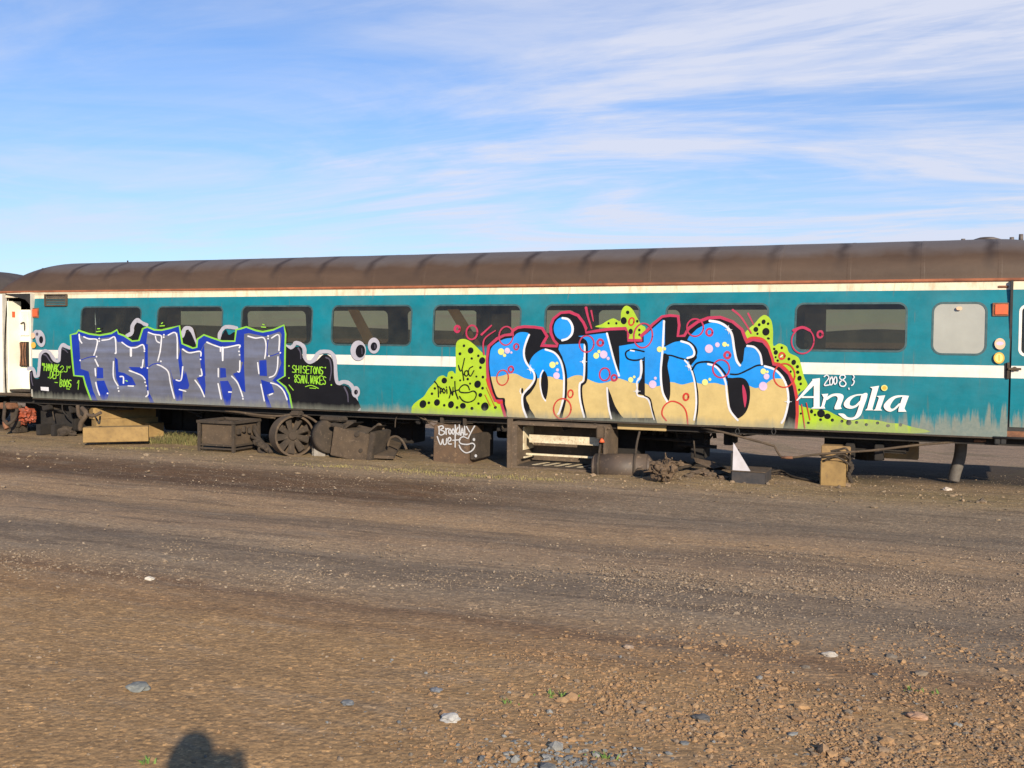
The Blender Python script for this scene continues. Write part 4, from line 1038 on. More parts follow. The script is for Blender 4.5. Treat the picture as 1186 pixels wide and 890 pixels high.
# battery box with white writing, hung under the carriage
x0, x1, z0, z1 = fr_rect(502, 543.5, 493, 537.5, .02)
SL = Matrix.Rotation(.02, 4, 'Y')
mb = MB(); cxb = Vector(((x0+x1)/2, .42, (z0+z1)/2)); mb.box(cxb, (x1-x0, .80, z1-z0), rot=SL, bev=.012)
bb = mb.build('battery_box', simple('rusty_box', (.125, .075, .042), (.06, .042, .030), .75, 4, c3=(.24, .15, .08)), root)
mb = MB(); mb.box((x1+.06, .40, z0+.30), (.10, .74, .42), bev=.01); mb.box(((x0+x1)/2, .35, z1+.05), (x1-x0-.05, .3, .05))
for X in (x0+.12, x1-.12): mb.box((X, .10, z1+.06), (.05, .05, .12))
for Z in (z0+.12, z0+.42): mb.box((x0-.03, .06, Z), (.06, .04, .03))
mb.build('hanger_bracket', M['dusty2'], bb) if False else sub('hanger_bracket', mb, M['dusty2'], bb)
D = Decal(plane=lambda px, py, n: (lambda p: p)(atY(px, py, .02-.006-.0004*(n % 40))))
for pts in ([(306, 262), (304, 196)], [(300, 195), (330, 185), (345, 202), (318, 222), (350, 236), (352, 256), (322, 270), (302, 255)], [(366, 210), (370, 264)], [(369, 225), (378, 212), (390, 212)], [(402, 212), (392, 240), (405, 262), (416, 240), (404, 212)], [(432, 212), (422, 240), (436, 262), (446, 238), (434, 212)],
            [(452, 178), (458, 268)], [(478, 200), (460, 238), (482, 266)], [(490, 176), (496, 268)], [(490, 240), (478, 256)], [(504, 272), (516, 205), (530, 272)], [(508, 248), (527, 248)], [(538, 190), (542, 264), (562, 260)], [(556, 192), (584, 242)], [(630, 188), (602, 235), (570, 302)],
            [(288, 284), (318, 358), (336, 310)], [(340, 308), (346, 354), (368, 350), (374, 302)], [(386, 330), (412, 318), (406, 292), (388, 305), (390, 348), (418, 352)], [(452, 268), (452, 380)], [(430, 318), (498, 312)],
            [(562, 300), (525, 285), (492, 308), (500, 345), (560, 356), (610, 345), (632, 370), (604, 414), (552, 432), (508, 402), (488, 362)]): D.line(f4(pts), 1.45, C['white'], wob=.25)
for c in ((624, 311), (641, 460)): D.ell(f4([c])[0], 1.5, 1.8, C['white'], n=10)
o = D.build('marker_writing', None, 'white hand painted writing'); o.parent = bb
# the plane is world based, the box carries an inverse only

# open equipment cabinet
x0, x1, z0, z1 = fr_rect(592, 700, 491, 546, -.22)
cabm = simple('cabinet_shell', (.12, .085, .055), (.07, .05, .035), .8, 5, c3=(.25, .17, .11))
mb = MB(); t = .045; W_ = x1-x0; dp = .72
mb.box(((x0+x1)/2, -.22+dp/2, z1-t/2), (W_, dp, t)); mb.box(((x0+x1)/2, -.22+dp/2, z0+t/2), (W_, dp, t))
mb.box((x0+.05, -.22+dp/2, (z0+z1)/2), (.10, dp, z1-z0-2*t-.004)); mb.box((x1-.04, -.22+dp/2, (z0+z1)/2), (.08, dp, z1-z0-2*t-.004))
mb.box(((x0+x1)/2, -.22+dp-.02, (z0+z1)/2), (W_-.2, .03, z1-z0-2*t-.004))
mb.box((x0-.03, -.20, (z0+z1)/2+.02), (.07, .10, z1-z0+.06), bev=.01); mb.box((x1+.01, -.20, (z0+z1)/2), (.05, .10, z1-z0), bev=.01)
cab = mb.build('equipment_cabinet', cabm, root)
wm = simple('cream_inside', (.70, .62, .44), (.42, .32, .20), .6, 7, c3=(.30, .19, .10))
mb = MB(); h = z1-z0
mb.box(((x0+x1)/2+.05, .02, z0+h*.63), (W_-.34, .02, h*.17)); mb.box((x0+.115, -.22+.45, z0+h*.62), (.02, .42, h*.5)); sub('inner_panel', mb, wm, cab)
mb = MB(); mb.box(((x0+x1)/2, .16, z0+h*.27), (W_-.22, .04, .03)); mb.box((x0+.20, .10, z0+h*.24), (.03, .5, .025)); sub('shelf_rail', mb, wm, cab)
mb = MB(); mb.box(((x0+x1)/2, .10, z0+h*.075), (W_-.2, .56, .012)); sub('tray', mb, M['dusty2'], cab)
mb = MB()
for kx in range(6):
    X = x0+.32+kx*.19; mb.prism([Vector((X, -.12, z0+h*.075+.009)), Vector((X+.07, -.12, z0+h*.075+.009)), Vector((X+.16, .28, z0+h*.075+.009)), Vector((X+.09, .28, z0+h*.075+.009))], (0, 0, .004))
sub('hazard_stripes', mb, wm, cab)
mb = MB(); c = atY(697, 501, -.2); mb.box(c, (.16, .10, .20), bev=.02); mb.box(c+Vector((0, .02, -.22)), (.09, .08, .25), bev=.02); mb.tube([c+Vector((-.12, 0, .12)), c+Vector((.14, 0, .06))], .02); sub('valve', mb, M['dusty'], cab)
mb = MB(); mb.cyl(atY(697, 508, -.26), atY(697, 512.5, -.26), .015, .05, 12); sub('valve_cap', mb, M['orange'], cab)

# air tank with straps
c0 = atY(690, 542, -.22); c1 = atY(750, 543, -.10); r = .225
mb = MB(); ax = (c1-c0).normalized(); mb.cyl(c0, c1, r, r, 32); mb.cyl(c0-ax*.05, c0, r*.72, r, 32); mb.cyl(c1, c1+ax*.07, r, r*.62, 32)
tk = mb.build('air_tank', simple('tank_steel', (.10, .07, .05), (.05, .038, .03), .6, 3, c3=(.20, .14, .09)), root)
mb = MB()
for f in (.08, .78):
    c = c0.lerp(c1, f); mb.cyl(c-ax*.02, c+ax*.02, r+.012, r+.012, 32)
    mb.tube([c+Vector((0, -.05, r)), c+Vector((.01, 0, r+.18)), c+Vector((.02, .1, .56))], .018)
sub('strap', mb, M['dusty2'], tk)
mb = MB(); c = atY(741, 549, -.34); mb.cyl(c, c+Vector((.05, .34, .02)), .095, .095, 20); mb.cyl(c-Vector((.005, .04, 0)), c, .07, .095, 20); mb.cyl(c-Vector((.008, .06, .0)), c-Vector((.005, .03, 0)), .02, .03, 10); sub('end_cap', mb, M['dusty'], tk)

# ---------------------------------------------------------------- neighbouring carriage, seen past the left end
nb = thing('railway_carriage', 'dark roofed carriage coupled beyond the left end of the teal one, barely in view', 'railway carriage', (XEND-11, 1.41, 0))
def nprof(k, dy=0):
    pts = []
    for j in range(25):
        y, z = roof_prof(j/24); pts.append((y, z))
    return pts
def loft(name, xs, ks, mat, parent):
    bm = bmesh.new(); rows = []
    for X, kk in zip(xs, ks):
        rows.append([bm.verts.new((X, 1.41+(y-1.41)*(1-.05*(1-kk)), ZG-.07+(z-ZG-.035)*kk)) for y, z in nprof(1)])
    for a, b in zip(rows, rows[1:]):
        for j in range(24): f = bm.faces.new((a[j], b[j], b[j+1], a[j+1])); f.smooth = True
    bm.faces.new(rows[0]); bm.faces.new(rows[-1][::-1]); bmesh.ops.recalc_face_normals(bm, faces=bm.faces[:])
    me = bpy.data.meshes.new(name); bm.to_mesh(me); bm.free(); return link(name, me, mat, parent)
NX1 = XEND-.55; NX0 = NX1-20
xs = [NX0]+[NX0+1.2*i/8 for i in range(1, 9)]+[NX1-1.2*i/8 for i in range(8, 0, -1)]+[NX1]
ks = [.07+.93*math.sqrt(max(0, 1-((1.2-min(X-NX0, NX1-X))/1.2)**2)) if min(X-NX0, NX1-X) < 1.2 else 1 for X in xs]
loft('roof', xs, ks, simple('dark_roof', (.045, .038, .035), (.08, .065, .055), .7, 1.5), nb)
mb = MB(); mb.box(((NX0+NX1)/2, 1.41, (ZB+ZG)/2), (20, 2.74, ZG-ZB+.05)); mb.build('body', paint('pale_livery', (.62, .66, .48), .5), nb)
for i in range(8):
    mb = MB(); mb.box((NX1-2.2-i*2.05, .045, 2.28), (1.4, .02, .66), bev=.004); mb.build('window', M['black'], nb)
mb = MB()
for X in (NX0+3, NX1-3): mb.box((X, 1.41, .5), (2.6, 2.0, .4), bev=.05)
mb.box(((NX0+NX1)/2, 1.41, .7), (19.5, 2.4, .16)); mb.build('underframe', U, nb)
for X in (NX0+2, NX0+4, NX1-4, NX1-2):
    mb = MB(); 
    for Y in (.62, 2.2): mb.cyl((X, Y-.06, .45), (X, Y+.06, .45), .45, .45, 32)
    mb.cyl((X, .6, .45), (X, 2.2, .45), .07); mb.build('wheelset', M['dusty2'], nb)
mb = MB(); mb.box((NX1+.12, 1.41, 1.9), (.24, 1.0, 2.1), bev=.03); mb.build('gangway', M['black'], nb)

# ---------------------------------------------------------------- loose things on the ground
def gth(name, label, cat, px, py, group=None):
    p = G(px, py); return thing(name, label, cat, tuple(p), group), p
# coupling hose and orange casting at the far left
hs, p = gth('coupling_hose', 'rusty looped hose hanging beside the orange casting at the far left carriage end', 'hose', 8, 497)
mb = MB(); mb.tube([atY(6, 466, .1), atY(5, 478, .0), atY(4.5, 486, -.02), atY(8, 491, -.02), atY(12, 490, .0), atY(17, 485, .1), atY(20, 474, .1)], .035); mb.build('hose', M['dusty2'], hs)
mb = MB(); mb.tube([atY(6, 488, 0), atY(6, 492, -.02), atY(8, 497, -.02)], .05); mb.box(atY(10, 470, .15), (.35, .2, .12), bev=.02); mb.build('bracket', M['rust'], hs)
oc, p = gth('orange_casting', 'bright orange painted lump of metal lodged below the open left doorway', 'metal casting', 30, 492)
mb = MB(); mb.blob(atY(30, 480, .35), (.20, .15, .14), 3, 3, .3, 2.5); mb.blob(atY(25, 485, .35), (.12, .1, .12), 5, 3, .35, 3); mb.blob(atY(36, 484, .4), (.12, .08, .09), 7, 3, .3, 3); mb.build('painted_lump', simple('orange_casting_paint', (.42, .085, .035), (.05, .025, .02), .6, 14, c3=(.08, .05, .04)), oc)
mb = MB(); mb.tube([atY(22, 470, .3), atY(23, 484, .3), atY(20, 494, .3)], .06); mb.box(atY(22, 487, .4), (.2, .3, .55), bev=.03); mb.build('mounting', M['dusty2'], oc)
# timber stack on the left
tm = M['timber']
def timber(name, label, l, r, t, b, Y, dep, mat=tm, rot=0, group='timber baulks packing up the carriage', px=None):
    x0, x1, z0, z1 = fr_rect(l, r, t, b, Y)
    th = thing(name, label, 'timber block', ((x0+x1)/2, Y+dep/2, z0), group)
    mb = MB(); mb.box(((x0+x1)/2, Y+dep/2, (z0+z1)/2), (x1-x0, dep, z1-z0), rot=rot or None, bev=.010)
    mb.build('baulk', mat, th); return th, (x0, x1, z0, z1)
yl = G(92, 517).y
def timber2(label, l, r, t, b, YA, YB, dep, t2=None, b2=None):
    """baulk lying askew: left end of its face at depth YA, right end at YB"""
    A0, A1 = atY(l, b, YA), atY(l, t, YA); B0, B1 = atY(r, b2 or b, YB), atY(r, t2 or t, YB)
    z0 = (A0.z+B0.z)/2; z1 = (A1.z+B1.z)/2
    d = Vector((B0.x-A0.x, B0.y-A0.y, 0)); n = Vector((-d.y, d.x, 0)).normalized()*dep
    th = thing('timber_block', label, 'timber block', (A0.x, A0.y, z0), 'timber baulks packing up the carriage')
    mb = MB(); mb.prism([Vector((A0.x, A0.y, z0)), Vector((B0.x, B0.y, z0)), Vector((B0.x, B0.y, z1)), Vector((A0.x, A0.y, z1))], n)
    mb.build('baulk', tm, th, bevel=.010)
timber2('lowest yellow timber, its light end grain furthest left in the left stack', 96, 172, 499, 516.5, yl, yl+.75, .32, t2=491, b2=508)
timber2('second timber from the ground in the left stack, half in shadow', 112, 186, 486, 500, .20, 1.35, .30, t2=483, b2=496)
timber2('upper timber of the left stack tight under the carriage floor', 108, 187, 472, 486, .22, 1.4, .30, t2=471, b2=483)
timber2('shaded timber at the far right foot of the left stack', 173, 190, 490, 506, 1.0, 1.3, .28)
# scrap leaning against the stack
sc, p = gth('scrap_bracket', 'bent rusty bracket and chain leaning on the left timber stack', 'scrap metal', 96, 500)
mb = MB(); mb.tube([atY(90, 470, yl+.1), atY(91, 480, yl+.05), atY(94, 484, yl)], .035); mb.tube([atY(95, 473, yl+.1), atY(100, 480, yl), atY(94, 490, yl-.02), atY(93, 498, yl+.02)], .045)
mb.tube([atY(100, 480, yl), atY(108, 482, yl-.02), atY(117, 478, yl)], .03); mb.build('bracket', M['dusty'], sc)
mb = MB(); mb.tube([atY(108, 479, yl+.2), atY(112, 486, yl+.18), atY(115, 491, yl+.18), atY(116, 482, yl+.2)], .016); mb.build('chain', M['black'], sc)
sc, p = gth('rubble_lump', 'dark lump just left of the lowest long timber', 'rubble', 75, 505)
mb = MB(); mb.blob(p+Vector((0, 0, .07)), (.22, .14, .12), 9); mb.build('lump', M['dusty2'], sc)

# battery box lying on its feet at the left
x0, x1, z0, z1 = fr_rect(231, 270.5, 489, 527, -.55); Y0 = -.55; dp = .72
bx, p = gth('battery_crate', 'rusty steel battery box with angle iron corner legs left of the fan drum', 'battery box', 250, 527)
z0 = gz((x0+x1)/2, Y0)-.01
mb = MB(); mb.box(((x0+x1)/2, Y0+dp/2, (z0+z1)/2+.05), (x1-x0-.05, dp-.06, z1-z0-.16), bev=.01); mb.build('case', M['dusty'], bx)
mb = MB()
for X in (x0, x1):
    for Y in (Y0, Y0+dp): mb.box((X, Y, (z0+z1)/2), (.05, .05, z1-z0+.03))
for Z in (z0+.13, z0+.07): 
    mb.box(((x0+x1)/2, Y0-.003, Z), (x1-x0, .035, .028)); mb.box((x1+.003, Y0+dp/2, Z), (.035, dp, .028))
mb.box(((x0+x1)/2, Y0-.01, z1), (x1-x0+.08, .05, .05)); mb.box((x1+.01, Y0+dp/2, z1), (.05, dp+.08, .05)); mb.box(((x0+x1)/2, Y0+dp, z1), (x1-x0, .05, .05)); mb.box((x0-.01, Y0+dp/2, z1), (.05, dp+.08, .05))
mb.build('angle_frame', M['dusty2'], bx)
mb = MB()
for k in range(4): mb.box((x1+.02, Y0+.12+k*.15, z0+.38+.03*(k % 2)), (.06, .09, .10), rot=.4*k, bev=.01)
mb.build('terminals', M['dusty2'], bx)
st_, p = gth('scrap_linkage', 'crumpled rusty linkage lying between the steel battery box and the fan drum', 'scrap metal', 306, 525)
mb = MB(); mb.tube([atY(294, 498, 0), atY(300, 508, -.1), atY(305, 514, -.2), atY(312, 524, -.35)], .035); mb.tube([atY(291, 506, -.1), atY(302, 512, -.2), atY(300, 522, -.3), atY(306, 526, -.4)], .03); mb.tube([atY(296, 514, -.2), atY(310, 517, -.3), atY(314, 525, -.4)], .04)
for q in range(4): mb.blob(atY(297+q*4.5, 512+q*3, -.2-.05*q), (.07, .06, .05), q, 2)
mb.build('linkage', M['dusty2'], st_)
# fan drum
fd, p = gth('fan_drum', 'round rusty generator drum with spoked fan blades lying on the ground', 'generator', 340, 531)
c = atY(341, 508.5, -.45); axd = Vector((.83, -.56, .04)).normalized()
c.z = max(c.z, gz(c.x, c.y)+.345)
def disc_frame(c, axd):
    u = axd.cross(Vector((0, 0, 1))).normalized(); v = u.cross(axd); return u, v
u_, v_ = disc_frame(c, axd)
mb = MB(); r = .36; prev = None
for (t0, ra, rb) in ((-.30, r*.96, r),): mb.cyl(c-axd*.30, c+axd*.02, r*.97, r, 40, caps=False)
mb.cyl(c-axd*.02, c+axd*.021, r*.93, r*.93, 40, caps=False); mb.cyl(c-axd*.30, c-axd*.28, r*.96, r*.96, 40)
n = 40; ring_o = [c+axd*.02+(u_*math.cos(2*math.pi*k/n)+v_*math.sin(2*math.pi*k/n))*r for k in range(n)]; ring_i = [c+axd*.02+(u_*math.cos(2*math.pi*k/n)+v_*math.sin(2*math.pi*k/n))*r*.90 for k in range(n)]
vo = [mb.bm.verts.new(q) for q in ring_o]; vi = [mb.bm.verts.new(q) for q in ring_i]
for k in range(n): mb.bm.faces.new((vo[k], vo[(k+1) % n], vi[(k+1) % n], vi[k]))
mb.build('drum', M['dusty'], fd)
mb = MB(); mb.cyl(c-axd*.16, c-axd*.05, .09, .07, 20)
for k in range(9):
    a = 2*math.pi*k/9; d = u_*math.cos(a)+v_*math.sin(a); e = axd.cross(d)
    q0, q1 = c-axd*.12+d*.07, c-axd*.10+d*r*.86
    mb.prism([q0+e*.03, q1+e*.065, q1-e*.045, q0-e*.03], axd*.02+e*.02)
mb.build('fan', M['dusty2'], fd)
mb = MB(); q = c+Vector((.50, .25, .0)); mb.cyl(q-axd*.0, q+axd*.20, r*.86, r*.80, 36); mb.box(q+Vector((.38, .1, .05)), (.3, .35, .45), rot=.3, bev=.05); mb.box(q+Vector((.2, -.1, .32)), (.5, .2, .08), rot=-.2, bev=.02); mb.box(c+Vector((.05, 0, r+.03)), (.22, .16, .1), bev=.03)
mb.build('gearbox', M['dusty2'], fd)
mb = MB(); mb.box(atY(371, 521, -.3), (.30, .10, .36), rot=.3, bev=.05); mb.build('grey_cover', simple('grey_cover', (.30, .28, .25), (.16, .13, .10), .7, 8), fd)
# tilted box
x0, x1, z0, z1 = fr_rect(380, 425, 494, 534, -.55)
tb, p = gth('equipment_crate', 'dusty brown equipment box tilted on its side right of the fan drum', 'equipment box', 402, 533)
rot = Matrix.Rotation(.16, 4, 'Y') @ Matrix.Rotation(.05, 4, 'Z')
cc = Vector(((x0+x1)/2, -.2, (z0+z1)/2-.02))
mb = MB(); mb.box(cc, (x1-x0-.08, .62, .50), rot=rot, bev=.012); mb.build('case', M['dusty'], tb)
mb = MB()
def loc(a, b, c_): return cc+(rot.to_3x3() @ Vector((a, b, c_)))
hw = (x1-x0)/2-.05
for a, hh in ((-hw*.55, .13), (hw*.75, .16), ): mb.prism([loc(a, -.30, .24), loc(a, .1, .24), loc(a+.22, -.05, .25+hh), loc(a+.16, -.30, .25+hh)], (.05, 0, 0))
mb.box(loc(hw+.06, 0, 0), (.10, .6, .58), rot=rot, bev=.01); mb.box(loc(-hw+.02, -.2, .26), (.25, .2, .06), rot=rot, bev=.02)
mb.cyl(loc(.12, -.34, .21), loc(.12, -.28, .21), .045, .045, 14); mb.cyl(loc(hw-.1, -.33, -.05), loc(hw-.1, -.28, -.05), .035, .035, 14)
mb.build('ribs', M['dusty2'], tb)
pl, p = gth('bent_plate', 'flat dusty steel plate with a bent pipe beside the tilted equipment box', 'scrap plate', 452, 531)
g0 = [G(432, 533), G(456, 534), G(466, 521), G(440, 516)]
mb = MB(); mb.prism([g0[0]+Vector((0, 0, .03)), g0[1]+Vector((0, 0, .03)), g0[2]+Vector((0, 0, .12)), g0[3]+Vector((0, 0, .28))], (0, 0, .05)); mb.build('plate', M['dusty'], pl)
mb = MB(); mb.tube([atY(445, 513, .0), atY(446, 502, .1), atY(440, 492, .1), atY(436, 494, .1)], .025); mb.tube([atY(449, 517, -.1), atY(452, 508, -.1), atY(459, 506, -.1), atY(466, 511, -.15), atY(471, 521, -.2)], .022); mb.build('bent_pipe', M['dusty'], pl)

# lump, debris
ml, p = gth('coil_bundle', 'torn dusty coil of wire and rag right of the air tank', 'scrap bundle', 767, 561)
mb = MB(); cc = G(767, 559)+Vector((0, .05, .17)); mb.blob(cc, (.17, .15, .16), 21, 4, .28, 2.8)
for q in range(26):
    a = rng.uniform(0, 6.28); b = rng.uniform(-.6, 1.3); d = Vector((math.cos(a)*math.cos(b), math.sin(a)*math.cos(b), math.sin(b)))
    e = Vector(rng.normal(0, 1, 3)).normalized()
    mb.tube([cc+d*.15, cc+d*.20+e*.05, cc+d*.17+e*.13], .010, n=6)
mb.build('bundle', simple('rag_bundle', (.13, .085, .05), (.05, .035, .025), .95, 14, c3=(.24, .165, .10), bump=.5), ml)
db, p = gth('debris_heap', 'heap of bent metal offcuts and clods left of the black box with the white plate', 'debris', 815, 545)
mb = MB()
mb.prism([atY(803, 530, .4), atY(822, 534, .3), atY(835, 541, .2), atY(826, 543, .2), atY(806, 536, .4)], (.05, .25, -.05))
for px, py, s in ((815, 549, .12), (822, 552, .10), (806, 550, .09), (832, 551, .13), (828, 546, .10), (798, 553, .07), (838, 555, .08), (790, 540, .12), (778, 538, .10)):
    s *= .72; mb.blob(G(px, py)+Vector((0, 0, s*.3)), (s*1.5, s, s*.6), px, 3, .28, 2.2)
mb.build('clods', simple('clods', (.16, .11, .075), (.08, .06, .04), .95, 12, bump=.5), db)
mb = MB(); mb.tube([G(776, 557)+Vector((0, 0, .03)), G(786, 549)+Vector((0, 0, .08)), G(800, 546)+Vector((0, 0, .09)), G(815, 541)+Vector((0, 0, .15))], .02)
mb.tube([G(805, 547)+Vector((0, 0, .2)), G(803, 548)+Vector((0, 0, .5))], .012); mb.build('rod', M['dusty2'], db)
ld, p = gth('ground_rod', 'thin rusty rod lying on the ground between the black box and the right timber blocks', 'rod', 905, 552)
mb = MB(); mb.tube([G(886, 551)+Vector((0, 0, .02)), G(903, 549)+Vector((0, 0, .05)), G(918, 554)+Vector((0, 0, .02)), G(948, 560)+Vector((0, 0, .02))], .018); mb.build('rod', M['dusty2'], ld)
# black box with white triangular plate
x0, x1, z0, z1 = fr_rect(847, 886, 547, 562.5, -.30)
bk, p = gth('black_box', 'black steel box with an upright white triangular plate on its left edge', 'steel box', 866, 562)
gzb = min(z0, gz((x0+x1)/2, -.3)-.01)
mb = MB(); mb.box(((x0+x1)/2, .0, (gzb+z1)/2), (x1-x0, .60, z1-gzb), bev=.008); mb.build('case', simple('black_box_paint', (.030, .030, .034), (.06, .05, .045), .55, 9), bk)
mb = MB(); mb.box(((x0+x1)/2, .0, z1+.006), (x1-x0+.01, .61, .012)); mb.build('lid', M['dusty'], bk)
pz = atY(848, 513, -.28).z
mb = MB(); mb.prism([Vector((x0+.01, -.27, z1+.01)), Vector((x0+.27, -.27, z1+.01)), Vector((x0+.015, -.27, pz))], (0, .012, 0)); mb.build('triangular_plate', simple('white_plate', (.60, .58, .63), (.42, .39, .39), .45, 3, c3=None), bk)
mb = MB(); mb.box((x0-.005, .0, (z1+pz)/2-.1), (.02, .55, pz-z1-.1)); mb.build('side_plate', M['black'], bk)
# right timber blocks
yr = G(965, 563).y
timber('timber_block', 'yellow timber block standing on end at the right, below the rusty chain', 950, 979.5, 534.5, 563.5, yr, .34, M['timber'])
timber('timber_block', 'timber block under the bolster, topmost of the right hand pair', 951, 985, 517, 534.3, yr+.10, .45, simple('dark_timber', (.36, .23, .10), (.18, .12, .06), .9, 7))
timber('timber_block', 'long timber baulk lying crosswise behind the right timber blocks', 1000, 1064, 512.5, 531.5, 1.35, .32, simple('weathered_timber', (.40, .27, .13), (.20, .15, .10), .9, 4))
ch, p = gth('rusty_chain', 'rusty wire and chain draped over the right timber blocks', 'chain', 984, 560)
mb = MB(); Y = yr-.03
mb.tube([atY(948, 526, Y), atY(960, 530, Y-.02), atY(975, 526, Y), atY(983, 531, Y+.1)], .016)
mb.tube([atY(955, 534, Y), atY(966, 529, Y-.03), atY(978, 534, Y), atY(985, 540, Y+.05)], .014)
mb.tube([atY(962, 523, Y), atY(972, 521, Y), atY(980, 520, Y), atY(984, 530, Y+.1), atY(983, 550, Y+.12), atY(981, 552, Y+.15)], .016)
for q in range(8): 
    mb.cyl(atY(983+2*math.sin(q), 536+q*3, Y+.12), atY(986+2*math.sin(q), 537+q*3, Y+.1), .03, .03, 10)
mb.build('chain', M['dusty2'], ch)
for pp in ((1097, 568, .048, 'pale buff stone alone on the gravel below the drain pipe', (.62, .52, .42)), (521, 835, .036, 'pale flat stone in the foreground rubble right of the photographer shadow', (.42, .41, .39)),
           (160, 799, .042, 'blue grey flat stone in the left foreground dirt', (.19, .20, .19)), (173, 672, .028, 'round pale stone on the grey gravel at the left', (.55, .50, .42)), (403, 816, .024, 'small blue grey stone nearest the photographer shadow on its upper right', (.16, .17, .18)),
           (1062, 832, .034, 'large reddish stone in the right foreground rubble', (.40, .24, .15)), (728, 751, .024, 'smooth tan stone where the dirt meets the rubble, centre right', (.38, .28, .2)), (961, 760, .030, 'light grey stone on the brown dirt at the right', (.42, .38, .33)),
           (505, 813-12, .022, 'blue grey stone above the white flat stone', (.16, .17, .19)), (813, 864-30, .03, 'dark grey angular stone in the rubble at centre right', (.10, .10, .10))):
    px, py, s, lb, col = pp; p = G(px, py)
    th = thing('stone', lb, 'stone', tuple(p)); mb = MB(); mb.blob(p+Vector((0, 0, s*.25)), (s*1.25, s, s*.55), px, 3, .22, 1.6); mb.build('rock', simple('stone_%d' % px, col, tuple(v*.7 for v in col), .9, 30), th)
# ---------------------------------------------------------------- ground
def steps(a, b, fine, edges, coarse):
    """coordinates, dense between edges and growing outside"""
    lo, hi = edges; xs = list(np.arange(lo, hi+1e-6, fine)); s = fine; x = lo
    out = []
    while x > a: s = min(s*1.25, coarse); x -= s; out.append(x)
    xs = out[::-1]+xs; s = fine; x = hi
    while x < b: s = min(s*1.25, coarse); x += s; xs.append(x)
    return xs
gx = steps(-1500, 1500, .10, (-22, 6), 120); gy = steps(-1500, 1500, .06, (-15, 2.5), 120)
verts = []; 
for y in gy:
    for x in gx:
        z = gz(x, y)
        near = -15.2 < y < 3 and -24 < x < 8
        if near:
            z += .004*noise.noise(Vector((x*4, y*4, 1)))
            # wheel ruts along the track side road
            for ry, rw, dd in ((-3.3, .35, .03), (-5.4, .4, .025), (-7.6, .3, .02)):
                wy = ry+.25*math.sin(x*.25)+.1*noise.noise(Vector((x*.6, ry, 0)))
                z -= dd*math.exp(-((y-wy)/rw)**2)
        verts.append((x, y, z))
nxg = len(gx); faces = [(j*nxg+i, j*nxg+i+1, (j+1)*nxg+i+1, (j+1)*nxg+i) for j in range(len(gy)-1) for i in range(nxg-1)]
me = bpy.data.meshes.new('ground'); me.from_pydata(verts, [], faces); me.shade_smooth()
